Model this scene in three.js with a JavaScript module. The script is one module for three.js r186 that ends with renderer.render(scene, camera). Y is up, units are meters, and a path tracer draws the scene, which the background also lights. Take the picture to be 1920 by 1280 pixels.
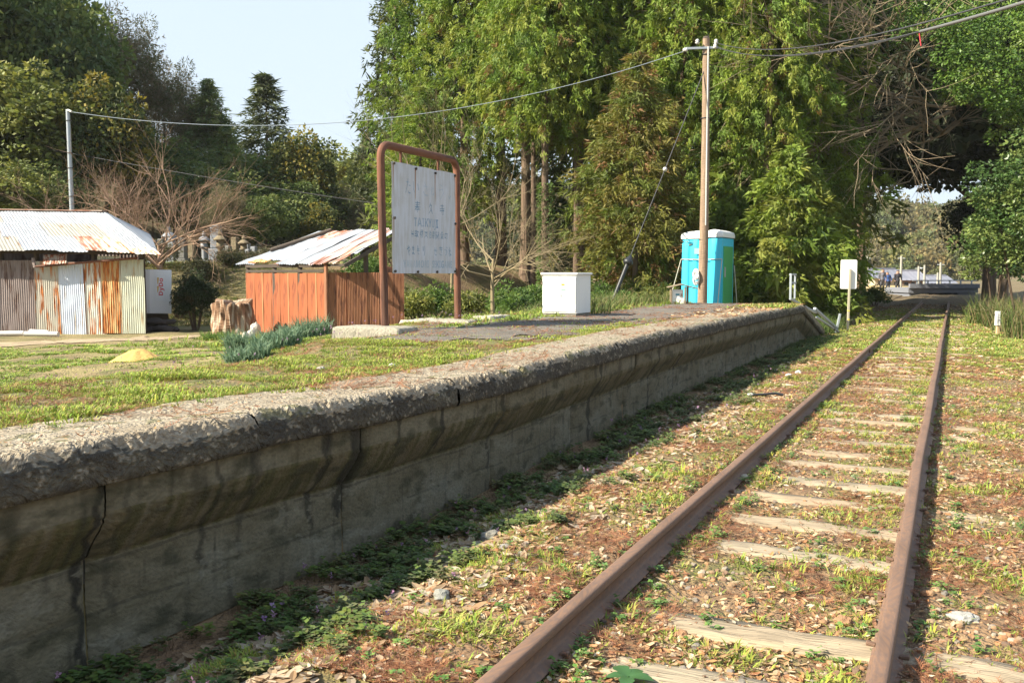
import * as THREE from 'three';
import { mergeGeometries } from 'three/addons/utils/BufferGeometryUtils.js';
import { RoundedBoxGeometry } from 'three/addons/geometries/RoundedBoxGeometry.js';
import { MarchingCubes } from 'three/addons/objects/MarchingCubes.js';
import { createNoise2D, createNoise3D } from 'simplex-noise';

// ---------------------------------------------------------------- camera, sky, sun, exposure
const scene = new THREE.Scene();
const YAW = 0.4416, PITCH = -0.0731, EYE = 1.289, FOCAL = 1750;      // eye height above the rail tops (y = 0)
const camera = new THREE.PerspectiveCamera(40.17, 1024 / 682, 0.1, 2000);
camera.position.set(0, EYE, 0);
camera.rotation.order = 'YXZ';
camera.rotation.set(PITCH, YAW, 0);
camera.updateMatrixWorld(true);

const SUN = new THREE.Vector3(-0.92, 1.0, 0.90).normalize();
const sun = new THREE.DirectionalLight(new THREE.Color(1.0, 0.91, 0.74), 5);
sun.position.copy(SUN).multiplyScalar(90).add(new THREE.Vector3(-8, 0, -18));
sun.target.position.set(-8, 0, -18);
sun.castShadow = true;
sun.shadow.radius = 1.4;
sun.shadow.mapSize.set(4096, 4096);
Object.assign(sun.shadow.camera, { left: -45, right: 45, top: 45, bottom: -45, near: 1, far: 220 });
scene.add(sun, sun.target);

{ // clear late-winter sky: pale at the horizon, bluer overhead
  const w = 256, h = 128, d = new Float32Array(w * h * 4);
  for (let j = 0; j < h; j++) {
    const e = Math.max(0, ((j + 0.5) / h - 0.5) * 2);               // 0 horizon, 1 zenith
    const k = Math.pow(e, 1.25);
    const c = [0.31 + (0.13 - 0.31) * k, 0.36 + (0.20 - 0.36) * k, 0.405 + (0.34 - 0.405) * k];
    for (let i = 0; i < w; i++) d.set([c[0], c[1], c[2], 1], (j * w + i) * 4);
  }
  const sky = new THREE.DataTexture(d, w, h, THREE.RGBAFormat, THREE.FloatType);
  sky.mapping = THREE.EquirectangularReflectionMapping;
  sky.magFilter = sky.minFilter = THREE.LinearFilter;
  sky.needsUpdate = true;
  scene.background = sky;
  scene.fog = new THREE.FogExp2(0xe6eaee, 0.0002);                   // thin spring haze
  scene.environment = sky;
}
const renderer = new THREE.WebGLRenderer({ antialias: true });
renderer.setSize(1024, 682);
renderer.toneMapping = THREE.LinearToneMapping;
renderer.toneMappingExposure = 2.7;
renderer.shadowMap.enabled = true;
renderer.shadowMap.type = THREE.PCFSoftShadowMap;

// ---------------------------------------------------------------- helpers
let seed = 20240311;
const rnd = () => { seed = (seed + 0x6d2b79f5) | 0; let t = Math.imul(seed ^ (seed >>> 15), 1 | seed); t = (t + Math.imul(t ^ (t >>> 7), 61 | t)) ^ t; return ((t ^ (t >>> 14)) >>> 0) / 4294967296; };
const reseed = (s) => { seed = s * 7919 + 17; };
const rr = (a, b) => a + (b - a) * rnd();
const pick = (a) => a[Math.floor(rnd() * a.length)];
const n2 = createNoise2D(rnd), n3 = createNoise3D(rnd);
const clamp = THREE.MathUtils.clamp, lerp = THREE.MathUtils.lerp, sst = THREE.MathUtils.smoothstep;
const fbm = (x, y, o = 4) => { let s = 0, a = 0.5, f = 1; for (let i = 0; i < o; i++) { s += a * n2(x * f + i * 17.3, y * f - i * 9.1); a *= 0.5; f *= 2.03; } return s; };
const V = (x, y, z) => new THREE.Vector3(x, y, z);
const C = (r, g, b) => new THREE.Color().setRGB(r, g, b);
// ground plan: D metres in front of the camera, X metres to its right  ->  world x, z
const SA = Math.sin(YAW), CA = Math.cos(YAW);
const plan = (px, D) => { const X = (px - 960) / FOCAL * D; return [-SA * D + CA * X, -CA * D - SA * X]; };
const at = (px, py, D) => { const [x, z] = plan(px, D); return V(x, EYE + (512 - py) * D / FOCAL, z); };

const taken = new Map();
const numbered = (n) => { const k = taken.get(n) ?? 0; taken.set(n, k + 1); return k ? `${n}_${String(k).padStart(3, '0')}` : n; };
function tag(o, label, category, group, kind) {
  o.userData = {}; if (label) o.userData.label = label; if (category) o.userData.category = category;
  if (group) o.userData.group = group; if (kind) o.userData.kind = kind; return o;
}
function thing(name, label, category, [x, y, z] = [0, 0, 0], turn = 0, group) {
  const o = new THREE.Group(); o.name = numbered(name); o.position.set(x, y, z); o.rotation.y = turn; scene.add(o);
  return tag(o, label, category, group);
}
function mesh(name, geo, m, parent) { const o = new THREE.Mesh(geo, m); o.name = parent ? name : numbered(name); (parent ?? scene).add(o); return o; }
function structure(name, geo, m) { return tag(mesh(name, geo, m), null, null, null, 'structure'); }
function stuff(o, label, category) { tag(o, label, category, null, 'stuff'); return o; }
const std = (color, roughness = 0.9, extra = {}) => new THREE.MeshStandardMaterial({ color, roughness, metalness: 0, side: THREE.DoubleSide, ...extra });

function tf(g, { p = [0, 0, 0], r = [0, 0, 0], s = [1, 1, 1] } = {}) {
  return g.applyMatrix4(new THREE.Matrix4().compose(V(...p), new THREE.Quaternion().setFromEuler(new THREE.Euler(...r)), V(...s)));
}
const box = (w, h, d, p = [0, 0, 0], r = [0, 0, 0], bev = 0.006) => tf(new RoundedBoxGeometry(w, h, d, 1, Math.min(bev, w * 0.3, h * 0.3, d * 0.3)), { p, r });
const cyl = (r0, r1, h, p = [0, 0, 0], r = [0, 0, 0], n = 12) => tf(new THREE.CylinderGeometry(r1, r0, h, n), { p, r });
function bar(a, b, r0, r1 = r0, n = 8) {                               // a round bar from a to b
  const d = b.clone().sub(a), L = d.length(), g = new THREE.CylinderGeometry(r1, r0, L, n);
  g.applyQuaternion(new THREE.Quaternion().setFromUnitVectors(V(0, 1, 0), d.normalize()));
  return g.translate((a.x + b.x) / 2, (a.y + b.y) / 2, (a.z + b.z) / 2);
}
function plank(a, b, w, h) {                                           // a squared bar from a to b
  const d = b.clone().sub(a), L = d.length(), m = new THREE.Matrix4().lookAt(V(0, 0, 0), d.clone().negate(), V(0, 1, 0));
  const g = new RoundedBoxGeometry(w, h, L, 1, Math.min(w, h) * 0.12); g.applyMatrix4(m);
  return g.translate((a.x + b.x) / 2, (a.y + b.y) / 2, (a.z + b.z) / 2);
}
const tube = (pts, r, n = 6, seg = 24) => new THREE.TubeGeometry(new THREE.CatmullRomCurve3(pts), seg, r, n);
function sag(a, b, drop, n = 14) { const o = []; for (let i = 0; i <= n; i++) { const t = i / n; o.push(a.clone().lerp(b, t).add(V(0, -drop * 4 * t * (1 - t), 0))); } return o; }
// grid surface f(u, v) -> Vector3
function grid(nu, nv, f, uvf = (u, v) => [u, v]) {
  const p = new Float32Array((nu + 1) * (nv + 1) * 3), t = new Float32Array((nu + 1) * (nv + 1) * 2), ix = [];
  for (let j = 0; j <= nv; j++) for (let i = 0; i <= nu; i++) {
    const k = j * (nu + 1) + i, q = f(i / nu, j / nv, i, j), w = uvf(i / nu, j / nv);
    p.set([q.x, q.y, q.z], k * 3); t.set(w, k * 2);
    if (i < nu && j < nv) ix.push(k, k + 1, k + nu + 2, k, k + nu + 2, k + nu + 1);
  }
  const g = new THREE.BufferGeometry();
  g.setAttribute('position', new THREE.BufferAttribute(p, 3)); g.setAttribute('uv', new THREE.BufferAttribute(t, 2)); g.setIndex(ix);
  g.computeVertexNormals(); return g;
}
function paint(g, f) {                                                 // vertex colours from f(position, index)
  const p = g.attributes.position, c = new Float32Array(p.count * 3), v = V();
  for (let i = 0; i < p.count; i++) { v.fromBufferAttribute(p, i); const k = f(v, i); c.set([k.r, k.g, k.b], i * 3); }
  g.setAttribute('color', new THREE.BufferAttribute(c, 3)); return g;
}
function dataTex(w, h, f, srgb = true, repeat = true) {                // f(u, v) -> [r, g, b] linear 0..1
  const d = new Uint8Array(w * h * 4), e = (x) => { x = clamp(x, 0, 1); return srgb ? 255 * (x <= 0.0031308 ? 12.92 * x : 1.055 * Math.pow(x, 1 / 2.4) - 0.055) : 255 * x; };
  for (let j = 0; j < h; j++) for (let i = 0; i < w; i++) { const c = f((i + 0.5) / w, (j + 0.5) / h, i, j), k = (j * w + i) * 4; d[k] = e(c[0]); d[k + 1] = e(c[1]); d[k + 2] = e(c[2]); d[k + 3] = 255; }
  const t = new THREE.DataTexture(d, w, h, THREE.RGBAFormat); t.magFilter = THREE.LinearFilter; t.minFilter = THREE.LinearMipmapLinearFilter; t.generateMipmaps = true;
  if (srgb) t.colorSpace = THREE.SRGBColorSpace; if (repeat) t.wrapS = t.wrapT = THREE.RepeatWrapping; t.needsUpdate = true; return t;
}
const again = (t, x, y) => { const c = t.clone(); c.wrapS = c.wrapT = THREE.RepeatWrapping; c.repeat.set(x, y); c.needsUpdate = true; return c; };
const mix3 = (a, b, k) => [lerp(a[0], b[0], k), lerp(a[1], b[1], k), lerp(a[2], b[2], k)];
// noise that tiles over the unit square
function tile(u, v, f, o = 3, s = 0) { let r = 0, a = 0.5; const U = u * Math.PI * 2, W = v * Math.PI * 2; for (let i = 0; i < o; i++) { const R = f / (Math.PI * 2); r += a * (n3(Math.cos(U) * R + s, Math.sin(U) * R + Math.cos(W) * R * 0.9, Math.sin(W) * R - s) ); f *= 2.1; a *= 0.55; } return r; }

const grainBump = dataTex(256, 256, (u, v) => { const k = 0.5 + 0.55 * tile(u, v, 9, 4); return [k, k, k]; }, false);
const fineGrain = dataTex(256, 256, (u, v) => { const k = 0.82 + 0.30 * tile(u, v, 14, 4, 3) + 0.08 * (rnd() - 0.5); return [k, k, k]; }, false);
// ---------------------------------------------------------------- terrain
const EDGE = -2.9, PEND = 21.0, REND = 24.6;                           // platform edge (x), end of its level top, foot of its ramp
const HP = [[-6, 0.675], [0, 0.67], [2.1, 0.662], [3.3, 0.642], [4.8, 0.602], [6.4, 0.582], [7.9, 0.612], [11, 0.64], [15, 0.628], [21, 0.615], [60, 0.615]];
function hp(t) { for (let i = 1; i < HP.length; i++) if (t <= HP[i][0]) { const a = HP[i - 1], b = HP[i]; return lerp(a[1], b[1], sst(t, a[0], b[0])); } return 0.615; }
const copTop = (t) => t <= PEND ? hp(t) : lerp(hp(PEND), -0.12, clamp((t - PEND) / (REND - PEND), 0, 1));
function G(x, z) {                                                     // height of the ground
  const t = -z;
  let r = -0.135;
  r += 0.035 * sst(-x, 1.36, 1.5) + 0.022 * (Math.exp(-(((x + 1.17) / 0.09) ** 2)) + Math.exp(-(((x + 0.06) / 0.09) ** 2))); r = lerp(r, -0.25 - 0.07 * (1 - sst(t, 5, 11)), sst(-x, 1.9, 2.8));
  r = lerp(r, -0.19, sst(x, 0.35, 1.6));
  r += 0.14 * clamp(x - 4, 0, 14);
  r += 0.012 * n2(x * 1.7, z * 1.7) + 0.006 * n2(x * 5.1, z * 5.1);
  if (x > -3.12) return r;
  const fall = [[4.9, 0], [5.3, -0.03], [6.2, -0.24], [7.4, -0.44], [9, -0.52], [11, -0.56], [14, -0.64], [16, -0.68], [900, -0.68]], s = -x - 1.45 * sst(t, 6.8, 9.2);
  let p = hp(t) - 0.014;
  for (let i = 1; i < fall.length; i++) if (s > fall[i - 1][0] && s <= fall[i][0]) { p += lerp(fall[i - 1][1], fall[i][1], (s - fall[i - 1][0]) / (fall[i][0] - fall[i - 1][0])); break; }
  p -= 0.09 * Math.exp(-((x + 6.35) ** 2 + (z + 8.85) ** 2) / 0.35);
  const low = lerp(-0.2, 0.0, sst(-x, 3.2, 6.0));
  p = lerp(p, low, x > -6 ? clamp((t - PEND) / (REND - PEND), 0, 1) : sst(t, PEND - 0.6, REND));
  p += 0.02 * n2(x * 0.7, z * 0.7) * sst(-x, 5.4, 8) + 0.008 * n2(x * 2.7, z * 2.7);
  // cemetery terrace and wooded hill on the left
  const hillGate = 1 - sst(t, 42, 78);
  p += 1.6 * sst(-SA * x + CA * t, 25.2, 29.5) * sst(-x, 13.5, 17) * (1 - 0.5 * sst(t, 34, 46));
  p += 20 * sst(-x, 30, 80) * hillGate;
  return p;
}
const splat = (x, z) => {                                              // bare-earth colour of the ground
  const t = -z;
  const a = fbm(x * 0.9, z * 0.9, 3), b = fbm(x * 3.1 + 9, z * 3.1, 3), c = n2(x * 11, z * 11);
  let k = [0.215, 0.13, 0.07];                                       // leaf mould and rusty gravel
  k = mix3(k, [0.29, 0.19, 0.10], clamp(0.5 + b * 1.2, 0, 1));
  k = mix3(k, [0.13, 0.075, 0.042], clamp(c * 0.5 + a * 0.7, 0, 0.8));
  if (x < -3.1 && t < PEND + 2) {
    k = mix3([0.24, 0.17, 0.085], [0.12, 0.13, 0.035], clamp(0.5 + b * 1.6, 0, 1));
    const sandy = sst(-x, 6.6, 8.5) * clamp(0.35 + a * 1.5, 0, 1);
    k = mix3(k, [0.46, 0.33, 0.17], sandy * 0.9);
  }
  const green = clamp(a * 1.4 + (x > 0.3 ? 0.25 : 0) + sst(t, 12, 20) * 0.3, 0, 1);
  k = mix3(k, [0.14, 0.17, 0.035], green * 0.75);
  if (x < -19) k = mix3(k, [0.16, 0.13, 0.06], 0.8);
  if (t > 34 && x > -12) k = mix3(k, [0.15, 0.11, 0.06], 0.7);
  return k;
};
{
  const line = (segs) => { const o = []; for (const [a, b, n] of segs) for (let i = 0; i < n; i++) o.push(a + (b - a) * i / n); o.push(segs.at(-1)[1]); return o; };
  const xs = line([[-420, -90, 12], [-90, -30, 30], [-30, -16, 28], [-16, -6.6, 60], [-6.6, -3.24, 60], [-3.24, -3.14, 2], [-3.14, -3.10, 1], [-3.10, 0.6, 110], [0.6, 4, 40], [4, 20, 24], [20, 420, 12]]);
  const ts = line([[-60, -3, 12], [-3, 1, 16], [1, 9, 190], [9, 16, 90], [16, 28, 80], [28, 60, 64], [60, 140, 30], [140, 520, 14]]);
  const g = grid(xs.length - 1, ts.length - 1, (u, v, i, j) => V(xs[i], G(xs[i], -ts[j]), -ts[j]), () => [0, 0]);
  const p = g.attributes.position, uv = g.attributes.uv;
  for (let i = 0; i < p.count; i++) uv.setXY(i, p.getX(i), p.getZ(i));
  paint(g, (v) => { const k = splat(v.x, v.z); return C(...k); });
  // flip winding so that faces look up
  const ix = g.index.array; for (let i = 0; i < ix.length; i += 3) { const q = ix[i]; ix[i] = ix[i + 1]; ix[i + 1] = q; } g.computeVertexNormals();
  structure('ground', g, std(0xffffff, 1, { vertexColors: true, map: again(fineGrain, 1.7, 1.7), bumpMap: again(grainBump, 2.3, 2.3), bumpScale: 0.03 }));
}
function patch(name, outline, lift, m, n = 2) {                        // a thin sheet that follows the ground inside a closed outline [[x, z], ...]
  const sh = new THREE.Shape(outline.map(([x, z]) => new THREE.Vector2(x, z)));
  const bb = outline.reduce((a, [x, z]) => [Math.min(a[0], x), Math.max(a[1], x), Math.min(a[2], z), Math.max(a[3], z)], [1e9, -1e9, 1e9, -1e9]);
  const inside = (x, z) => { let c = false; for (let i = 0, j = outline.length - 1; i < outline.length; j = i++) { const [xi, zi] = outline[i], [xj, zj] = outline[j]; if ((zi > z) !== (zj > z) && x < (xj - xi) * (z - zi) / (zj - zi) + xi) c = !c; } return c; };
  const step = 0.12, pos = [], uv = [], ix = [], id = new Map();
  const vtx = (i, j) => { const k = i + ',' + j; if (!id.has(k)) { id.set(k, pos.length / 3); const x = bb[0] + i * step, z = bb[2] + j * step; pos.push(x, G(x, z) + lift, z); uv.push(x, z); } return id.get(k); };
  const nx = Math.ceil((bb[1] - bb[0]) / step), nz = Math.ceil((bb[3] - bb[2]) / step);
  for (let i = 0; i < nx; i++) for (let j = 0; j < nz; j++) { const x = bb[0] + (i + 0.5) * step, z = bb[2] + (j + 0.5) * step;
    if (!inside(x + 0.35 * n2(x * 1.3, z * 1.3) + 0.15 * n2(x * 4, z * 4), z + 0.3 * n2(x * 1.1 + 40, z * 1.2))) continue;
    const a = vtx(i, j), b = vtx(i + 1, j), c = vtx(i + 1, j + 1), d = vtx(i, j + 1); ix.push(a, d, c, a, c, b); }
  const g = new THREE.BufferGeometry(); g.setAttribute('position', new THREE.Float32BufferAttribute(pos, 3)); g.setAttribute('uv', new THREE.Float32BufferAttribute(uv, 2)); g.setIndex(ix); g.computeVertexNormals();
  paint(g, (v) => { const b = 0.85 + 0.35 * fbm(v.x * 1.7, v.z * 1.7, 3); return C(b, b, b); });
  return structure(name, g, m);
}
patch('asphalt_paving', [[-3.75, -9.2], [-5.0, -7.9], [-6.1, -8.8], [-6.3, -12.4], [-5.6, -14.5], [-5.9, -21.1], [-3.6, -21.1], [-3.55, -15]], 0.010,
  std(C(0.21, 0.185, 0.155), 0.95, { vertexColors: true, map: again(fineGrain, 3, 3), bumpMap: again(grainBump, 6, 6), bumpScale: 0.012 }));
{
  const o = []; for (const [px, D] of [[-200, 17.6], [0, 17.9], [200, 18.4], [330, 19.3], [430, 19.3], [430, 18.0], [330, 17.7], [180, 16.9], [0, 16.4], [-200, 16.2]]) o.push(plan(px, D));
  patch('dirt_path', o, 0.012, std(C(0.50, 0.38, 0.24), 1, { vertexColors: true, map: again(fineGrain, 2, 2), bumpMap: again(grainBump, 3, 3), bumpScale: 0.02 }));
}

// ---------------------------------------------------------------- railway track
const TC = -0.745, HALF = 0.565;                                       // track centre, half the spacing of the rail centres
const woodTex = [0, 1, 2].map((s) => dataTex(512, 128, (u, v) => {
  const w = v + 0.012 * n2(u * 3 + s * 9, v * 4), l = n2(u * 2.2 + s * 31, w * 46), f = n2(u * 9 + s, w * 150), crack = n2(u * 3.5 + 7 * s, w * 26) > 0.62 ? 0.45 : 1;
  const k = (0.80 + 0.16 * l + 0.10 * f) * crack * (0.92 + 0.2 * n2(u * 4, s * 3 + v * 2)); return [0.39 * k, 0.32 * k, 0.225 * k];
}));
const woodBump = dataTex(512, 128, (u, v) => { const w = v + 0.012 * n2(u * 3, v * 4); const k = 0.5 + 0.25 * n2(u * 2.2, w * 46) + 0.2 * n2(u * 3.5, w * 26); return [k, k, k]; }, false);
{
  const track = new THREE.Group(); track.name = 'railway_track'; track.userData = { kind: 'structure' }; scene.add(track);
  // rail profile, top of the head at y = 0
  const prof = [[-0.061, -0.122], [0.061, -0.122], [0.061, -0.113], [0.02, -0.102], [0.0085, -0.09], [0.0085, -0.045], [0.03, -0.036], [0.0325, -0.028], [0.0325, -0.008], [0.027, -0.001], [0.015, 0.0015], [-0.015, 0.0015], [-0.027, -0.001], [-0.0325, -0.008], [-0.0325, -0.028], [-0.03, -0.036], [-0.0085, -0.045], [-0.0085, -0.09], [-0.02, -0.102], [-0.061, -0.113]];
  const rustRail = dataTex(512, 256, (u, v) => { const a = tile(u, v, 3, 3), b = tile(u, v, 30, 2, 5); const k = 0.9 + 0.22 * a + 0.16 * b; return mix3([0.165 * k, 0.105 * k, 0.078 * k], [0.205 * k, 0.115 * k, 0.068 * k], clamp(0.4 + b, 0, 1)); });
  const railMat = std(0xffffff, 0.72, { map: rustRail, });
  for (const s of [-1, 1]) {
    const pieces = [[-2, 17.6], [17.606, 48]];
    for (const [t0, t1] of pieces) {
      const n = prof.length, ns = Math.ceil((t1 - t0) / 0.8), xo = (t) => TC + s * HALF + 0.006 * n2(t * 0.25, s * 9), yo = (t) => 0.004 * n2(t * 0.3 + 40, s * 5) - (t > 30 ? 0.0006 * (t - 30) ** 2 * 0 : 0);
      const g = grid(n, ns, (u, v, i, j) => { const t = lerp(t0, t1, v), q = prof[i % n]; return V(xo(t) + q[0] * 0.92, yo(t) + q[1], -t); }, (u, v) => [u, lerp(t0, t1, v) * 0.8]);
      const cap = (t, flip) => { const sh = new THREE.ShapeGeometry(new THREE.Shape(prof.map((q) => new THREE.Vector2(q[0] * 0.92, q[1])))); return sh.translate(xo(t), yo(t), -t); };
      mesh('rail', mergeGeometries([g.toNonIndexed(), cap(t0).toNonIndexed(), cap(t1).toNonIndexed()]), railMat, track);
    }
    for (const d of [-1, 1]) mesh('fishplate', box(0.022, 0.075, 0.5, [TC + s * HALF + d * 0.021, -0.067, -17.6], [0, 0, 0], 0.005), railMat, track);
  }
  const spikeGeo = mergeGeometries([box(0.018, 0.05, 0.018, [0, -0.02, 0], [0, 0, 0], 0.002), box(0.034, 0.012, 0.024, [0.007, 0.006, 0], [0, 0, -0.2], 0.003)]);
  const sleeperMats = woodTex.map((t, i) => std(C(1.0 + i * 0.04, 1.0, 0.98 - i * 0.03), 0.95, { map: t, bumpMap: woodBump, bumpScale: 0.006 }));
  reseed(5);
  const variants = [0, 1, 2, 3].map((q) => {
    const L = 2.1, W = 0.2, nu = 40, nv = 5;
    const f = (u, v) => { // top, with worn rounded ends and split edges
      const e = Math.min(u, 1 - u) * L, wob = 1 - 0.35 * Math.exp(-e * 14) + 0.06 * n2(u * 6 + q * 9, q);
      const edge = Math.abs(v - 0.5) * 2, down = edge > 0.95 ? 0.05 : 0.006 * edge * edge + 0.012 * Math.max(0, n2(u * 5 + q * 3, v * 3 + q)) + 0.02 * Math.exp(-e * 10);
      return V((u - 0.5) * L, -down, (v - 0.5) * W * wob); };
    const g = grid(nu, nv + 2, (u, v, i, j) => f(u, j === 0 ? 0 : j === nv + 2 ? 1 : 0.03 + (j - 1) / nv * 0.94), (u, v) => [u * 1.7, v * 0.8 + q * 0.2]);
    const ix = g.index.array; for (let i = 0; i < ix.length; i += 3) { const a = ix[i]; ix[i] = ix[i + 1]; ix[i + 1] = a; } g.computeVertexNormals();
    return g;
  });
  for (let i = 0; i < 62; i++) {
    const t = 3.1 + (i - 3) * 0.575 + rr(-0.04, 0.04), far = sst(t, 12, 20), big = i === 4 ? 0.02 : i === 5 ? -0.008 : i === 3 ? 0.012 : i === 6 || i === 7 ? 0.013 : rr(0.002, 0.018) + 0.004 * far;
    const o = mesh('sleeper', variants[i % 4], sleeperMats[i % 3], track);
    o.position.set(TC + rr(-0.05, 0.05), -0.131 + big, -t);
    o.rotation.set(rr(-0.02, 0.02), rr(-0.025, 0.025), rr(-0.004, 0.004));
    if (t < 11) for (const s of [-1, 1]) for (const d of [-1, 1]) { const sp = mesh('spike', spikeGeo, railMat, track); sp.position.set(TC + s * HALF + d * 0.068, -0.108, -t + d * 0.04); sp.rotation.y = d > 0 ? Math.PI : 0; }
  }
}

// ---------------------------------------------------------------- platform
{
  const plat = new THREE.Group(); plat.name = 'station_platform'; plat.userData = { kind: 'structure' }; scene.add(plat);
  const T0 = -2.5, T1 = REND, LEN = T1 - T0;
  // wall colours: dirty buff concrete with black runs below the coping joints, ochre algae on the splayed band
  const runs = []; reseed(11);
  for (let i = 0; i < 60; i++) runs.push([rr(T0, T1), rr(0.015, 0.09), rr(0.1, 0.75), rr(0.3, 1)]);
  runs.push([2.52, 0.05, 0.95, 1], [2.66, 0.03, 0.7, 0.5], [1.35, 0.05, 1.0, 0.9], [8.2, 0.07, 1, 0.9], [10.1, 0.06, 1, 0.9], [6.1, 0.05, 0.8, 0.8]);
  const wallTex = dataTex(2048, 256, (u, v) => {
    const t = T0 + u * LEN, y = v;                                     // v: 0 at the foot, 1 under the coping
    const a = fbm(t * 1.1, y * 2 + 3, 4), b = fbm(t * 5, y * 6, 4), f = n2(t * 30, y * 40) + 0.9 * fbm(t * 14, y * 15, 3), st = fbm(t * 9, y * 0.9 + 8, 3);
    let k = mix3([0.285, 0.245, 0.170], [0.36, 0.325, 0.255], clamp(0.45 + a * 1.4, 0, 1));
    k = mix3(k, [0.17, 0.145, 0.085], clamp(b * 1.3 - 0.1, 0, 0.7));
    if (y > 0.52 && y < 0.83) k = mix3(k, mix3([0.25, 0.175, 0.065], [0.16, 0.15, 0.05], clamp(0.5 + st * 2, 0, 1)), clamp(0.62 + st * 1.1, 0, 0.9));
    k = mix3(k, [0.055, 0.05, 0.036], clamp(st * 1.7 - 0.42 + 0.25 * a, 0, 0.75));
    for (const [rt, w, down, s] of runs) { const d = Math.abs(t - rt + 0.03 * n2(y * 5, rt)) / (w * (0.7 + 0.5 * n2(y * 4 + rt, rt * 3))); if (d < 1 && y > 1 - down + 0.08 * n2(t * 14, rt)) k = mix3(k, [0.03, 0.027, 0.02], s * clamp((1 - d) * 2.2, 0, 1) * 0.85); }
    for (const jy of [0.5, 0.26]) if (Math.abs(y - jy - 0.012 * n2(t * 2, jy * 9)) < 0.008 && n2(t * 1.7, jy * 30) > -0.35) k = mix3(k, [0.05, 0.045, 0.035], 0.4);
    k = mix3(k, [0.075, 0.075, 0.04], clamp(fbm(t * 2.2 + 40, y * 4, 4) * 2 - 0.25, 0, 0.7));
    if (a + b * 0.8 > 0.42 && y < 0.5) k = mix3(k, [0.45, 0.42, 0.36], 0.5);
    const g = (1 + 0.2 * f) * 0.42; return [k[0] * g, k[1] * g, k[2] * g * 0.88];
  }, true, false);
  const wallMat = std(0xffffff, 0.95, { map: wallTex, bumpMap: again(grainBump, 120, 4.5), bumpScale: 0.004 });
  // profile of the wall face: [inset from the coping edge, drop below the coping top], top to foot
  const wp = [[0.045, 0.15], [0.05, 0.18], [0.055, 0.32], [0.06, 0.33], [0.17, 0.495], [0.18, 0.505], [0.185, 0.7], [0.18, 0.95]];
  const acc = [0]; for (let i = 1; i < wp.length; i++) acc.push(acc[i - 1] + Math.hypot(wp[i][0] - wp[i - 1][0], wp[i][1] - wp[i - 1][1]));
  const wat = (s) => { s *= acc.at(-1); for (let i = 1; i < wp.length; i++) if (s <= acc[i] + 1e-9) { const k = (s - acc[i - 1]) / (acc[i] - acc[i - 1]); return [lerp(wp[i - 1][0], wp[i][0], k), lerp(wp[i - 1][1], wp[i][1], k)]; } return wp.at(-1); };
  const joints = [-2.5]; while (joints.at(-1) < PEND - 2.4) joints.push(joints.at(-1) + rr(1.45, 1.95)); joints.push(PEND - 0.2, REND - 0.3);
  for (let j = 0; j + 1 < joints.length; j++) {
    const a = joints[j] + 0.004, b = joints[j + 1] - 0.004, near = a < 7, nu = Math.ceil((b - a) / (near ? 0.025 : 0.06)), nv = near ? 56 : 26;
    const g = grid(nu, nv, (u, v) => {
      const t = lerp(a, b, u), [ins, drop] = wat(v), top = copTop(t), e = Math.min(t - a, b - t);
      const groove = 0.012 * Math.exp(-(((drop - 0.325) / 0.006) ** 2)) + 0.010 * Math.exp(-(((drop - 0.5 - 0.006 * n2(t * 2, 5)) / 0.006) ** 2)) + 0.009 * Math.exp(-(((drop - 0.72 - 0.012 * n2(t * 1.5, 9)) / 0.005) ** 2));
      const d = ins + groove + 0.02 * Math.exp(-e * 90) + 0.004 * fbm(t * 3, drop * 6) + 0.0025 * n2(t * 22, drop * 30) + 0.006 * Math.max(0, n2(t * 1.3 + 70, drop * 5));
      return V(EDGE - d, top - drop, -t);
    }, (u, v) => [(lerp(a, b, u) - T0) / LEN, 1 - v]);
    mesh('wall_section', g, wallMat, plat);
  }
  mesh('wall_core', grid(80, 3, (u, v) => { const t = lerp(T0, T1 - 0.1, u); return V(EDGE - 0.215, copTop(t) - lerp(0.06, 1.0, v), -t); }), std(C(0.2, 0.185, 0.15), 1), plat);
  // coping blocks: exposed aggregate, crumbling front edge, black lichen on the face
  const copTex = dataTex(2048, 256, (u, v) => {
    const t = T0 + u * LEN, a = fbm(t * 1.3, v * 3, 3), b = fbm(t * 7, v * 7, 3), f = n2(t * 42, v * 26), p = n2(t * 60 + 9, v * 38);
    if (v < 0.205 + 0.035 * n2(t * 3, 3) + 0.03 * n2(t * 17, v * 20)) { let k = mix3([0.052, 0.046, 0.036], [0.10, 0.088, 0.062], clamp(0.4 + a + b, 0, 1)); if (b + f * 0.3 > 0.42) k = mix3(k, [0.25, 0.225, 0.18], 0.6); return k.map((x) => x * (1 + 0.3 * f)); }
    let k = mix3([0.36, 0.315, 0.25], [0.47, 0.43, 0.36], clamp(0.5 + a * 1.3, 0, 1));
    k = mix3(k, [0.22, 0.17, 0.11], clamp(b * 1.5 - 0.15, 0, 0.7));
    if (p > 0.35) k = mix3(k, f > 0 ? [0.6, 0.56, 0.5] : [0.16, 0.13, 0.1], 0.55);
    if (a * 1.1 + b * 0.6 - (v - 0.3) * 0.2 > 0.36) k = mix3(k, [0.11, 0.12, 0.03], 0.6);
    return [k[0] * 0.72, k[1] * 0.675, k[2] * 0.595];
  }, true, false);
  const copMat = std(0xffffff, 0.95, { map: copTex, bumpMap: again(grainBump, 90, 3), bumpScale: 0.02 });
  const cuts = [-2.5, -0.4, 1.42, 3.4, 5.35, 6.35, 8.6, 10.6, 12.8, 14.9, 17, 19, PEND]; 
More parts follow.
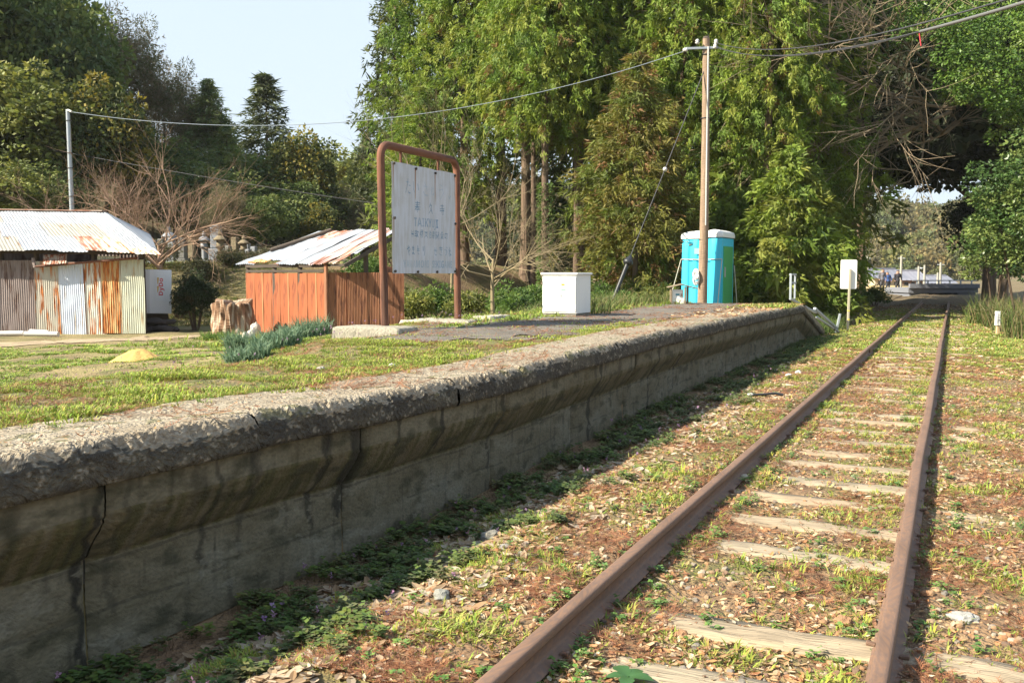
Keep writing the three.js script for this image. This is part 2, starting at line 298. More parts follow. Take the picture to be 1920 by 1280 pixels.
  for (let j = 0; j + 1 < cuts.length; j++) {
    const a = cuts[j] + 0.003, b = cuts[j + 1] - 0.003, near = a < 6, st = near ? 0.011 : a < 10 ? 0.02 : 0.04, nu = Math.ceil((b - a) / st), pv = near ? 54 : a < 10 ? 34 : 18, ty = rr(-0.008, 0.008), tx = rr(-0.012, 0.012);
    const perim = [[0.06, 0.178], [0.012, 0.17], [0, 0.15], [0, 0.045], [0.03, 0.006], [0.06, -0.004], [0.64, -0.004], [0.68, 0.03]];
    const ac = [0]; for (let i = 1; i < perim.length; i++) ac.push(ac[i - 1] + Math.hypot(perim[i][0] - perim[i - 1][0], perim[i][1] - perim[i - 1][1]));
    const g = grid(nu, pv, (u, v) => {
      const t = lerp(a, b, u), s = (v < 0.55 ? v / 0.55 * 0.34 : 0.34 + (v - 0.55) / 0.45 * 0.66) * ac.at(-1); let i = 1; while (i < ac.length - 1 && s > ac[i]) i++;
      const k = (s - ac[i - 1]) / (ac[i] - ac[i - 1]); let d = lerp(perim[i - 1][0], perim[i][0], k), h = lerp(perim[i - 1][1], perim[i][1], k);
      const e = Math.min(t - a, b - t), edgeZone = Math.exp(-((d / 0.05) ** 2)) * Math.exp(-((h / 0.07) ** 2));
      const chip = (0.03 * Math.max(0, fbm(t * 2.3 + 5, j * 3) + 0.05) + 0.022 * Math.max(0, fbm(t * 13, d * 9 + h * 9 + j, 3))) * edgeZone * 1.5;
      const lump = (0.0035 * n3(t * 34, d * 34, h * 34) + 0.003 * n3(t * 70, d * 70, h * 70)) * (d > 0.12 ? 0.5 : 1);
      d += chip + (h > 0.01 ? 1 : 0) * lump + 0.012 * Math.exp(-e * 60) + tx; h += chip * 1.1 + (h <= 0.02 ? lump : 0) + 0.008 * Math.exp(-e * 50);
      return V(EDGE - d, copTop(t) - h + ty, -t);
    }, (u, v) => [(lerp(a, b, u) - T0) / LEN, v < 0.55 ? v / 0.55 * 0.34 : 0.34 + (v - 0.55) / 0.45 * 0.66]);
    mesh('coping_block', g, copMat, plat);
  }
  { // sloping kerb of the ramp at the far end
    const g = grid(40, 8, (u, v) => { const t = lerp(PEND + 0.01, REND, u), q = [[0.05, 0.2], [0, 0.18], [0, 0.09], [0, 0.02], [0.02, 0], [0.1, 0], [0.2, 0], [0.3, 0], [0.32, 0.1]][Math.round(v * 8)]; return V(EDGE - q[0], copTop(t) - q[1] + 0.006 * n2(t * 9, v * 5), -t); }, (u, v) => [(lerp(PEND, REND, u) - T0) / LEN, v]);
    mesh('ramp_kerb', g, copMat, plat);
    mesh('cement_repair', box(0.03, 0.19, 0.11, [EDGE + 0.012, hp(1.36) - 0.11, -1.40], [0, 0, 0.04], 0.01), std(C(0.25, 0.235, 0.205), 0.9, { bumpMap: again(grainBump, 3, 3), bumpScale: 0.01 }), plat);
  }
}
// ---------------------------------------------------------------- plants
class Leaves {                                                         // loose leaf faces with a colour each
  constructor() { this.p = []; this.c = []; }
  tri(a, b, c, k) { this.p.push(a.x, a.y, a.z, b.x, b.y, b.z, c.x, c.y, c.z); for (let i = 0; i < 3; i++) this.c.push(k[0], k[1], k[2]); }
  // a pointed leaf from o along d (unit), half width along w (unit)
  leaf(o, d, w, L, W, k) { const m = V(o.x + d.x * L * 0.45, o.y + d.y * L * 0.45, o.z + d.z * L * 0.45), e = V(o.x + d.x * L, o.y + d.y * L, o.z + d.z * L);
    const a = V(m.x + w.x * W, m.y + w.y * W, m.z + w.z * W), b = V(m.x - w.x * W, m.y - w.y * W, m.z - w.z * W); this.tri(o, a, e, k); this.tri(o, e, b, k); }
  blade(o, d, w, L, W, k) { this.tri(V(o.x + w.x * W, o.y + w.y * W, o.z + w.z * W), V(o.x - w.x * W, o.y - w.y * W, o.z - w.z * W), V(o.x + d.x * L, o.y + d.y * L, o.z + d.z * L), k); }
  geo() { const g = new THREE.BufferGeometry(); g.setAttribute('position', new THREE.Float32BufferAttribute(this.p, 3)); g.setAttribute('color', new THREE.Float32BufferAttribute(this.c, 3)); g.computeVertexNormals(); return g; }
}
const unit = () => { const z = rr(-1, 1), a = rr(0, 6.2832), s = Math.sqrt(1 - z * z); return V(s * Math.cos(a), z, s * Math.sin(a)); };
const jig = (k, a) => { const f = 1 + rr(-a, a), h = rr(-a, a) * 0.35; return [k[0] * f * (1 + h), k[1] * f, k[2] * f * (1 - h)]; };
const leafMat = (tint, tr = 0.5, rough = 0.75) => new THREE.MeshPhysicalMaterial({ color: tint, roughness: rough, vertexColors: true, side: THREE.DoubleSide, transmission: tr, thickness: 0, specularIntensity: 0.4 });
const bark = dataTex(128, 256, (u, v) => { const k = 0.75 + 0.35 * tile(u, v, 6, 2) + 0.25 * n2(u * 26, v * 5); return [0.20 * k, 0.135 * k, 0.09 * k]; });
const barkMat = std(0xffffff, 0.95, { map: again(bark, 2, 4), bumpMap: again(grainBump, 3, 8), bumpScale: 0.03 });
const greyBark = std(C(1.5, 1.6, 1.75), 0.95, { map: again(bark, 2, 4) });

function trunkGeo(H, r0, r1, lean = 0.02, n = 10, seg = 12) {
  const ph = rr(0, 6), g = grid(n, seg, (u, v) => { const a = u * Math.PI * 2, r = lerp(r0, r1, v) * (1 + 0.35 * Math.exp(-v * 16)) * (1 + 0.06 * Math.cos(a * 3 + ph)); return V(Math.cos(a) * r + lean * H * Math.sin(v * 2 + ph) * v, v * H, Math.sin(a) * r + lean * H * Math.cos(v * 2.4 + ph) * v); }, (u, v) => [u, v * H * 0.3]);
  return g;
}
// conifer crown: drooping sprays hung along whorled branches.  o: {H, bare, R, n, cols, droop, len, dens}
function coniferGeo(o) {
  const L = new Leaves(), up = V(0, 1, 0);
  for (let b = 0; b < o.n; b++) {
    const v = o.bare + (1 - o.bare) * Math.pow((b + rnd()) / o.n, 0.9), y0 = v * o.H, q = (v - o.bare) / (1 - o.bare);
    const R = o.R * Math.min(1, 1.15 * Math.pow(1 - q, o.taper ?? 0.62) + 0.03) * (0.6 + 0.4 * Math.min(1, q * 4)) * rr(0.65, 1.15), a = b * 2.399 + rr(-0.5, 0.5);
    const dx = Math.cos(a), dz = Math.sin(a), rise = rr(0.05, 0.35) - 0.1 * (1 - q), tone = pick(o.cols), m = Math.max(3, Math.round(R * o.dens));
    for (let i = 0; i < m; i++) {
      const s = 0.25 + 0.75 * (i + rnd()) / m, side = rr(-1, 1) * R * 0.30 * s, y = y0 + R * (rise * s - o.droop * s * s) + rr(-0.12, 0.12) * R;
      const c = V(dx * R * s - dz * side, y, dz * R * s + dx * side), tint = jig(rnd() < (o.tipP ?? 0) ? o.tip : tone, 0.18);
      const od = V(dx + rr(-0.7, 0.7), rr(-0.9, 0.15) - o.droop * 0.6, dz + rr(-0.7, 0.7)).normalize();
      for (let k = 0; k < o.leaf; k++) {
        const d = od.clone().addScaledVector(unit(), 0.75).normalize(), w = d.clone().cross(unit()).normalize(), r = o.len * (0.5 + 1.3 * rnd() * rnd() + 0.3 * rnd());
        const st = c.clone().addScaledVector(unit(), o.len * 0.7);
        L.blade(st, d, w, r, r * o.thin, jig(tint, 0.12));
      }
    }
  }
  return L.geo();
}
// broadleaf crown: leaves on the skins of many small clumps spread over a lumpy volume
function broadGeo(o) {
  const L = new Leaves();
  for (let b = 0; b < o.n; b++) {
    const d = unit(); if (d.y < -0.45) d.y *= -0.6;
    const sh = Math.pow(rnd(), 0.33) * rr(0.75, 1.0), c = V(d.x * o.R[0] * sh, o.cy + d.y * o.R[1] * sh, d.z * o.R[2] * sh);
    const cr = o.clump * rr(0.6, 1.35), tone = pick(o.cols);
    for (let k = 0; k < o.leaf; k++) {
      const q = unit(); const p = V(c.x + q.x * cr, c.y + q.y * cr * 0.75, c.z + q.z * cr), dir = V(q.x + rr(-0.8, 0.8), q.y * 0.6 + rr(-0.9, 0.5), q.z + rr(-0.8, 0.8)).normalize();
      const w = dir.clone().cross(unit()).normalize(), l = o.len * rr(0.65, 1.25);
      L.leaf(p, dir, w, l, l * o.wide, jig(tone, 0.22));
    }
  }
  return L.geo();
}
// bare crown: list of limb geometries
function limbGeos(o) {
  const out = [];
  const grow = (p, d, len, r, depth, list) => {
    const n = 3, pts = [p.clone()], q = p.clone(), e = d.clone();
    for (let i = 0; i < n; i++) { e.addScaledVector(unit(), o.kink); e.y += o.up; e.normalize(); q.addScaledVector(e, len / n); pts.push(q.clone()); }
    for (let i = 0; i < n; i++) { const a = lerp(r, r * o.fine, i / n), b = lerp(r, r * o.fine, (i + 1) / n); list.push(bar(pts[i], pts[i + 1], a, b, depth > 1 ? 3 : 5)); }
    if (depth >= o.depth) return;
    const kids = depth === 0 ? o.kids0 : o.kids;
    for (let k = 0; k < kids; k++) { const s = rr(0.3, 1), i = Math.min(n - 1, Math.floor(s * n)), b = pts[i].clone().lerp(pts[i + 1], s * n - i), nd = e.clone().addScaledVector(unit(), o.spread).normalize(); grow(b, nd, len * rr(0.45, 0.75), r * 0.5, depth + 1, list); }
  };
  for (const [p, d, len, r] of o.limbs) { const list = []; grow(p, d.clone().normalize(), len, r, 0, list); out.push(mergeGeometries(list.map((g) => g.toNonIndexed()))); }
  return out;
}
const CEDAR = [[0.195, 0.281, 0.03], [0.239, 0.324, 0.034], [0.144, 0.23, 0.032], [0.267, 0.31, 0.042]];
const SUGI = [[0.194, 0.194, 0.027], [0.152, 0.194, 0.027], [0.221, 0.194, 0.034]];
const DARK = [[0.123, 0.177, 0.045], [0.162, 0.209, 0.049], [0.105, 0.156, 0.049], [0.228, 0.261, 0.063]];
const OLIVE = [[0.263, 0.27, 0.05], [0.201, 0.232, 0.047], [0.154, 0.185, 0.041]];
const GOLD = [[0.255, 0.212, 0.027], [0.153, 0.17, 0.034], [0.085, 0.112, 0.027], [0.076, 0.105, 0.027]];
const BROWN = [[0.265, 0.207, 0.121], [0.218, 0.184, 0.098], [0.138, 0.149, 0.057]];
const GREEN = [[0.096, 0.177, 0.029], [0.127, 0.217, 0.036], [0.077, 0.144, 0.029], [0.172, 0.249, 0.046]];
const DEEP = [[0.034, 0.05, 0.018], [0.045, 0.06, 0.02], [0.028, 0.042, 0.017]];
reseed(21);
const proto = {
  cedarA: coniferGeo({ H: 1, bare: 0.10, R: 0.21, n: 260, cols: CEDAR, droop: 0.55, len: 0.0128, thin: 0.16, dens: 62, leaf: 22, taper: 0.5 }),
  cedarB: coniferGeo({ H: 1, bare: 0.16, R: 0.19, n: 260, cols: CEDAR, droop: 0.7, len: 0.0125, thin: 0.16, dens: 64, leaf: 22, taper: 0.45, tip: [0.19, 0.13, 0.03], tipP: 0.05 }),
  cedarHigh: coniferGeo({ H: 1, bare: 0.38, R: 0.2, n: 230, cols: CEDAR, droop: 0.6, len: 0.0125, thin: 0.16, dens: 64, leaf: 22, taper: 0.5, tip: [0.19, 0.13, 0.03], tipP: 0.05 }),
  sugi: coniferGeo({ H: 1, bare: 0.12, R: 0.30, n: 230, cols: SUGI, droop: 0.25, len: 0.024, thin: 0.11, dens: 46, leaf: 20, taper: 0.7, tip: [0.25, 0.14, 0.05], tipP: 0.12 }),
  hinoki: coniferGeo({ H: 1, bare: 0.08, R: 0.48, n: 120, cols: [[0.20, 0.27, 0.03], [0.16, 0.235, 0.028], [0.23, 0.26, 0.04]], droop: 0.35, len: 0.042, thin: 0.2, dens: 34, leaf: 16, taper: 0.75 }),
  dark: coniferGeo({ H: 1, bare: 0.05, R: 0.24, n: 220, cols: DARK, droop: 0.4, len: 0.022, thin: 0.15, dens: 50, leaf: 14, taper: 0.8 }),
  spire: coniferGeo({ H: 1, bare: 0.05, R: 0.2, n: 200, cols: [[0.10, 0.12, 0.03], [0.075, 0.10, 0.028], [0.055, 0.075, 0.025]], droop: 0.15, len: 0.02, thin: 0.15, dens: 52, leaf: 14, taper: 0.95 }),
  broadA: broadGeo({ R: [0.40, 0.42, 0.40], cy: 0.55, n: 230, clump: 0.075, leaf: 82, len: 0.031, wide: 0.28, cols: DARK }),
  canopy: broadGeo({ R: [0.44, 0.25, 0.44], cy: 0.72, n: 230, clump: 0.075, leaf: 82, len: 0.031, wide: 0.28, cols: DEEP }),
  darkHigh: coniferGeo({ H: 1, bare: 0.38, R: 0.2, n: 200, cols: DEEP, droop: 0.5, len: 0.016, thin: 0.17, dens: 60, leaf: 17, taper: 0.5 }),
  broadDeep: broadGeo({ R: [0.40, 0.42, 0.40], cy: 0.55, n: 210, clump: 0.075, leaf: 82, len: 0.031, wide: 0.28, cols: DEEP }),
  broadB: broadGeo({ R: [0.42, 0.40, 0.42], cy: 0.55, n: 230, clump: 0.07, leaf: 82, len: 0.031, wide: 0.28, cols: OLIVE }),
  broadGold: broadGeo({ R: [0.36, 0.44, 0.36], cy: 0.53, n: 220, clump: 0.075, leaf: 82, len: 0.031, wide: 0.3, cols: GOLD }),
  brown: broadGeo({ R: [0.40, 0.40, 0.40], cy: 0.55, n: 170, clump: 0.075, leaf: 110, len: 0.030, wide: 0.10, cols: BROWN }),
};
const crownMat = leafMat(0xffffff), trunkProto = trunkGeo(1, 0.020, 0.006, 0.01);
function tree(kind, name, label, group, px, D, topY, o = {}) {
  const [x, z] = plan(px, D), y = G(x, z) - 0.05, H = EYE + (512 - topY) * D / FOCAL - y;
  const t = thing(name, label, 'tree', [x, y, z], o.turn ?? rr(0, 6.28), group);
  const tr = mesh('trunk', trunkProto, o.bark ?? barkMat, t), cr = mesh('crown', proto[kind], crownMat, t), w = o.w ?? 1;
  const k = kind.startsWith('broad') || kind === 'canopy' || kind === 'brown' ? 0.62 : 0.97;
  if (o.shift) { cr.position.set(CA * o.shift, 0, -SA * o.shift).applyAxisAngle(V(0, 1, 0), -t.rotation.y); mesh('limb', bar(V(0, H * 0.45, 0), cr.position.clone().add(V(0, H * 0.7, 0)), H * 0.014, H * 0.006, 7), barkMat, t); }
  tr.scale.set(H * (o.tw ?? 0.6), H * k, H * (o.tw ?? 0.6)); cr.scale.set(H * w, H, H * w);
  return t;
}
reseed(31);
// cedar grove behind the platform
const GROVE = 'cedars in the dense grove behind the platform';
for (const [k, px, D, top, w, l] of [['cedarA', 800, 41, -200, 0.8, 'tall cedar filling the left edge of the grove above the name board'], ['cedarB', 870, 39, -230, 0.8, 'tall cedar rising right above the top right corner of the name board'], ['cedarHigh', 985, 37.5, -300, 0.85, 'tall bare-stemmed cedar above and left of the white cabinet'], ['cedarHigh', 1085, 35.5, -300, 0.85, 'tall bare-stemmed cedar above and right of the white cabinet'], ['cedarB', 1190, 35.5, -320, 0.75, 'tall cedar rising behind the bronze-tinged cedar'], ['cedarHigh', 1275, 32.5, -280, 0.8, 'tall cedar just left of the wooden pole top'], ['cedarB', 1370, 32, -300, 0.75, 'tall cedar just right of the wooden pole top'], ['cedarHigh', 1435, 30.5, -240, 0.75, 'tall sunlit cedar above the young bright cypress'], ['cedarA', 1525, 33, -280, 0.7, 'tall cedar at the right end of the grove before the dark opening'], ['darkHigh', 940, 41, -330, 1], ['dark', 1240, 43, -280, 1], ['dark', 1480, 43, -260, 1], ['dark', 1080, 44, -200, 1]])
  tree(k, 'cedar_tree', l ?? 'cedar in the shaded rear row of the grove behind the platform', GROVE, px, D, top, { w });
tree('spire', 'cedar_tree', 'slender cedar with sparse side branches at the sky edge of the grove', null, 745, 42, -160, { w: 0.72 });
tree('cedarA', 'cedar_tree', 'low bushy cedar right behind the station name board', null, 790, 34, 170, { w: 1.5 });
tree('sugi', 'cedar_tree', 'bronze-tinged cedar with rusty tips behind the leaning guy wire', null, 1190, 28.5, 110, { w: 1.05, bark: greyBark });
tree('sugi', 'cedar_tree', 'smaller bronze-tinged cedar close beside the blue toilet', null, 1255, 30, 300, { w: 1.1 });
tree('hinoki', 'cypress_tree', 'young bright green cypress right of the blue toilet', null, 1478, 28, 285, { w: 1.0 });
tree('hinoki', 'cypress_tree', 'young light green cypress close behind the wooden utility pole', null, 1405, 32, 160, { w: 0.9 });
// wooded hill on the left
const HILL = 'evergreen trees covering the hill on the left', HLB = 'dark evergreen tree low on the hillside behind the cemetery';
for (const [k, px, D, top, w, l] of [['broadA', -60, 46, -160, 1, 'large dark evergreen tree cut by the left picture edge'], ['broadA', 60, 50, -170, 0.62, 'tallest dark evergreen tree in the top left corner'], ['broadA', 115, 47, -40, 0.75, 'dark rounded evergreen high above the thin metal pole'], ['broadA', -80, 56, -260, 0.6, 'dark evergreen furthest back in the top left corner'], ['broadB', 40, 42, 105, 1.1, 'olive-green tree left of the thin metal pole top'], ['broadB', 130, 44, 150, 0.9, 'olive-green tree directly behind the thin metal pole top'], ['broadA', 90, 40, 300, 1.3, 'dark evergreen right above the hut roof ridge'], ['broadB', -30, 41, 190, 1.1, 'olive-green tree at the left picture edge halfway up the hill'], ['broadA', 330, 52, 255, 1.2], ['broadB', 290, 46, 320, 1.2, 'olive-green tree behind the bare reddish twigs'], ['broadA', 400, 46, 300, 1.3], ['broadA', 470, 50, 270, 1.2], ['broadA', 550, 48, 330, 1.2], ['dark', 430, 52, 240, 1.3, 'dark cedar below the hill crest left of the lone pointed cedar'], ['broadA', 500, 44, 360, 1.1], ['broadA', 250, 56, 230, 1.1]])
  tree(k, 'evergreen_tree', l ?? HLB, HILL, px, D, top, { w });
tree('broadGold', 'evergreen_tree', 'yellow-green tree just right of the thin metal pole', null, 205, 43, 145, { w: 0.8 });
tree('broadB', 'evergreen_tree', 'low sunlit shrubby tree at the left picture edge above the hut', null, 15, 37, 290, { w: 1.3 });
tree('brown', 'deciduous_tree', 'brown leafless twiggy tree on the hill crest against the sky', null, 245, 60, -5, { w: 0.6 });
tree('brown', 'deciduous_tree', 'grey-brown twiggy tree lower on the sloping hill crest', null, 318, 62, 88, { w: 0.7 });
tree('brown', 'deciduous_tree', 'brown twiggy tree at the right end of the hill crest beside the dark cedar', null, 375, 61, 150, { w: 0.7 });
tree('brown', 'deciduous_tree', 'grey-brown twiggy tree low in front of the dark hill trees', null, 425, 42, 330, { w: 0.7 });
tree('dark', 'cedar_tree', 'dark pointed cedar at the right end of the hill crest', null, 400, 60, 158, { w: 1.5 });
tree('spire', 'cedar_tree', 'tall pointed cedar standing alone against the pale sky', null, 505, 58, 150, { w: 2.0 });
tree('broadGold', 'evergreen_tree', 'golden-tinted evergreen tree left of the sky gap', null, 568, 50, 245, { w: 0.85 });
tree('broadGold', 'evergreen_tree', 'golden-tinted evergreen low above the rusty shed', null, 600, 46, 380, { w: 1.0 });
tree('brown', 'deciduous_tree', 'pale leafless tree seen between the hill and the name board', null, 660, 52, 330, { w: 1.0 });
tree('broadB', 'evergreen_tree', 'pale green tree on the far ridge left of the name board', null, 660, 90, 265, { w: 1.1 });
tree('spire', 'cedar_tree', 'small distant cedar on the far ridge', null, 690, 95, 255, { w: 1.2 });
tree('broadB', 'evergreen_tree', 'distant rounded tree at the foot of the sky gap', null, 620, 95, 290, { w: 1.1 });
// trees arching over the track
const ARCH = 'dark evergreen trees arching over the track';
reseed(41);
for (const [k, px, D, top, w, l, shift] of [['darkHigh', 1590, 46, -240, 1.0, 'tall shaded cedar at the left side of the dark opening'], ['darkHigh', 1612, 58, -150, 1.2, 'tall shaded cedar further back on the left of the opening'], ['canopy', 1575, 44, 185, 1.5, 'dark spreading evergreen leaning over the track from the left', 3.2], ['canopy', 1845, 50, 195, 1.5, 'dark spreading evergreen leaning over the track from the right', -3.4], ['canopy', 1590, 56, 20, 1.3, 'dark evergreen high over the far track', 4.5], ['canopy', 1860, 54, 60, 1.3, 'dark evergreen high over the far track on its right side', -4.2], ['broadDeep', 1850, 44, -160, 1.0, 'large dark evergreen behind the overhanging glossy tree'], ['broadDeep', 1848, 56, 330, 0.9, 'low dark evergreen at the right end of the road bridge'], ['broadDeep', 1930, 38, -180, 1.0, 'large dark evergreen at the upper right picture edge']])
  tree(k, 'evergreen_tree', l, ARCH, px, D, top, { w, shift });
// ---------------------------------------------------------------- right-hand trees, bare trees, shrubs
{ // big evergreen oak whose limbs reach left over the track
  reseed(51);
  const [x, z] = plan(1965, 33), y = G(x, z) - 0.05;
  const t = thing('evergreen_oak', 'large glossy-leaved evergreen tree overhanging the track from the right', 'tree', [x, y, z]);
  mesh('trunk', trunkGeo(8, 0.32, 0.16, 0.03), barkMat, t);
  const L = new Leaves();
  const cl = (c, r, n) => { for (let b = 0; b < n; b++) { const q0 = unit().multiplyScalar(Math.pow(rnd(), 0.4)), cc = V(c.x + q0.x * r[0], c.y + q0.y * r[1], c.z + q0.z * r[2]), tone = pick(GREEN), cr = rr(0.25, 0.5);
    for (let k = 0; k < 90; k++) { const q = unit(), d = V(q.x + rr(-0.7, 0.7), rr(-1, 0.3), q.z + rr(-0.7, 0.7)).normalize(); L.leaf(V(cc.x + q.x * cr, cc.y + q.y * cr * 0.6, cc.z + q.z * cr), d, d.clone().cross(unit()).normalize(), rr(0.09, 0.16), 0.026, jig(tone, 0.25)); } } };
  const loc = (px, py, D) => at(px, py, D).sub(V(x, y, z));
  cl(loc(1760, 60, 31), [2.0, 1.2, 2], 70); cl(loc(1860, 110, 29), [1.8, 1.6, 2], 80); cl(loc(1900, 30, 32), [2.5, 1.6, 2], 60); cl(loc(1680, 20, 34), [1.6, 0.7, 1.5], 30); cl(loc(1790, 170, 32), [0.8, 0.7, 1], 22); cl(loc(1930, 200, 30), [1.6, 1.6, 2], 60);
  mesh('crown', L.geo(), leafMat(0xffffff, 0.3, 0.4), t);
}
{ // leafless tree with long grey limbs hanging across the opening
  reseed(52);
  const [x, z] = plan(1880, 40), y = G(x, z) - 0.05;
  const t = thing('bare_tree', 'leafless tree reaching long grey branches across the dark opening', 'tree', [x, y, z]);
  mesh('trunk', trunkGeo(9, 0.2, 0.1, 0.03), greyBark, t);
  const loc = (px, py, D) => at(px, py, D).sub(V(x, y, z));
  const limbs = [];
  for (const [a, b] of [[[1800, 200, 36], [1590, 150, 32]], [[1790, 210, 36], [1580, 250, 32]], [[1800, 190, 36], [1620, 90, 32]], [[1770, 215, 35], [1640, 290, 33]], [[1800, 160, 35], [1600, 40, 32]], [[1790, 230, 36], [1700, 330, 34]]]) { const p = loc(...a), q = loc(...b); limbs.push([p, q.clone().sub(p), p.distanceTo(q), 0.075]); }
  for (const g of limbGeos({ limbs, depth: 3, kids0: 9, kids: 5, kink: 0.14, up: 0.02, spread: 0.55, fine: 0.35 })) mesh('branch', g, std(C(0.26, 0.2, 0.13), 0.9), t);
  mesh('limb', bar(V(0, 7.5, 0), loc(1795, 200, 36), 0.11, 0.08, 7), greyBark, t);
}
function bareTree(name, label, px, D, H, limbs, m, o) {
  const [x, z] = plan(px, D), t = thing(name, label, 'tree', [x, G(x, z) - 0.03, z]);
  mesh('trunk', trunkGeo(H, o.r, o.r * 0.55, 0.03, 9), m, t);
  const ls = []; for (let i = 0; i < limbs; i++) { const a = i * 2.4 + rr(-0.4, 0.4), e = rr(0.25, 1.1); ls.push([V(0, H * rr(0.55, 1), 0), V(Math.cos(a), e, Math.sin(a)), o.len * rr(0.7, 1.15), o.r * 0.36]); }
  for (const g of limbGeos({ limbs: ls, depth: 3, kids0: o.kids0 ?? 6, kids: 4, kink: 0.2, up: o.up ?? 0.06, spread: 0.75, fine: 0.3 })) mesh('branch', g, m, t);
}
const twig = std(C(0.24, 0.19, 0.11), 0.95), twigRed = std(C(0.32, 0.21, 0.14), 0.95);
reseed(54);
bareTree('bare_tree', 'pale bare tree with spreading twigs right of the station name board', 925, 21, 1.5, 9, twig, { r: 0.055, len: 1.9, kids0: 6, up: 0.03 });
bareTree('bare_tree', 'bare reddish twiggy tree behind the corrugated hut roof', 300, 27, 1.6, 11, twigRed, { r: 0.09, len: 2.1, kids0: 7 });
bareTree('bare_tree', 'small bare bush at the left beside the thin metal pole', 165, 28, 1.0, 8, twigRed, { r: 0.05, len: 1.9, kids0: 5 });
bareTree('bare_tree', 'tall thin bare tree rising behind the top of the name board', 845, 27, 3.4, 6, twig, { r: 0.05, len: 2.6, kids0: 5, up: 0.16 });
{ // reddish cedar-type trunks standing in front of the grove's dark interior
  reseed(55);
  for (const [px, D, w, l] of [[1022, 33, 0.15, 'cedar with a pale ivy-clad trunk above the white cabinet'], [1080, 34, 0.13, 'cedar with a reddish bare trunk right of the ivy-clad one'], [1000, 34.5, 0.11, 'cedar with a dark slim trunk left of the ivy-clad one']]) {
    const [x, z] = plan(px, D); const t = thing('cedar_tree', l, 'tree', [x, G(x, z) - 0.05, z]); mesh('trunk', trunkGeo(14, w, w * 0.5, 0.004), barkMat, t); const cr = mesh('crown', proto.cedarHigh, crownMat, t); cr.scale.set(12, 17, 12); cr.rotation.y = px;
    const L = new Leaves(); if (w > 0.14) { for (let k = 0; k < 2600; k++) { const a = rr(0, 6.28), h = rr(0, 4.5), r = w + rr(0, 0.14); const d = V(Math.cos(a), rr(-0.8, 0.4), Math.sin(a)).normalize(); L.leaf(V(Math.cos(a) * r, h, Math.sin(a) * r), d, d.clone().cross(unit()).normalize(), 0.09, 0.03, jig(pick(GREEN), 0.3)); } mesh('ivy', L.geo(), crownMat, t); }
  }
}
function shrub(name, label, category, group, px, D, R, n, leaf, cols, len, wide, clump = 0.2, base = 0, rough = 0.7) {
  const [x, z] = plan(px, D), t = thing(name, label, category, [x, G(x, z) - 0.03, z], 0, group);
  const g = broadGeo({ R, cy: base + R[1] * 0.95, n, clump, leaf, len, wide, cols });
  mesh('foliage', g, rough < 0.6 ? leafMat(0xffffff, 0.3, rough) : crownMat, t);
  const st = []; for (let i = 0; i < 5; i++) { const a = i * 1.26; st.push(bar(V(0.05 * Math.cos(a), 0, 0.05 * Math.sin(a)), V(R[0] * 0.5 * Math.cos(a), base + R[1] * 1.1, R[2] * 0.5 * Math.sin(a)), 0.03, 0.012, 5)); }
  for (const s of st) mesh('stem', s, barkMat, t);
  return t;
}
reseed(61);
const GLOSS = [[0.085, 0.15, 0.04], [0.12, 0.185, 0.05], [0.06, 0.11, 0.032], [0.16, 0.21, 0.06]];
shrub('laurel_bush', 'tall glossy evergreen bush beside the track at the right edge', 'bush', null, 1915, 23.5, [1.5, 2.7, 1.5], 230, 110, GLOSS, 0.115, 0.22, 0.26, 0.1, 0.35);
shrub('laurel_bush', 'smaller glossy bush leaning toward the far track on the right', 'bush', null, 1868, 29, [1.0, 1.9, 1.3], 140, 130, GLOSS, 0.115, 0.22, 0.26, 0.3, 0.35);
shrub('round_bush', 'dense dark green column-shaped bush beside the weathered stump', 'bush', null, 366, 21.5, [0.46, 0.76, 0.45], 170, 110, [[0.035, 0.055, 0.02], [0.05, 0.075, 0.024], [0.10, 0.085, 0.04]], 0.05, 0.22, 0.10);
const UND = 'undergrowth bushes along the foot of the grove', UL = 'leafy undergrowth bush at the foot of the grove behind the platform';
for (const [px, D, s, c] of [[955, 23, 0.8, GREEN], [1000, 25, 0.9, GREEN], [985, 21.5, 0.55, GREEN], [1120, 25, 0.8, GREEN], [1165, 26.5, 0.75, GREEN], [1235, 27, 0.9, OLIVE], [1215, 28, 1.1, GREEN], [1100, 28, 1.2, GREEN], [880, 24, 0.8, OLIVE], [820, 25, 0.9, GREEN], [780, 23.5, 0.7, OLIVE], [1060, 27, 1.2, OLIVE], [1400, 28, 1.0, GREEN], [1455, 29, 0.9, GREEN], [1530, 29, 0.9, GREEN], [1555, 32, 1.0, DARK], [1600, 36, 0.9, DARK], [1640, 42, 0.9, DARK], [690, 28, 0.9, GREEN], [745, 30, 1.2, OLIVE]])
  shrub('undergrowth_bush', UL, 'bush', UND, px, D, [0.75 * s, 0.55 * s, 0.75 * s], 46, 80, c, 0.11, 0.17, 0.2);
const BANK = 'scrubby bushes on the bank in front of the cemetery', BL = 'brownish scrub bush on the bank below the cemetery stones';
for (const [px, D, s] of [[335, 26, 0.8], [380, 28, 0.7], [430, 29, 0.5], [300, 29, 0.9], [470, 33, 0.5], [260, 30, 0.9], [505, 36, 0.8]]) shrub('scrub_bush', BL, 'bush', BANK, px, D, [0.8 * s, 0.5 * s, 0.8 * s], 40, 80, [[0.13, 0.10, 0.05], [0.10, 0.10, 0.035], [0.075, 0.085, 0.03]], 0.09, 0.12, 0.18);
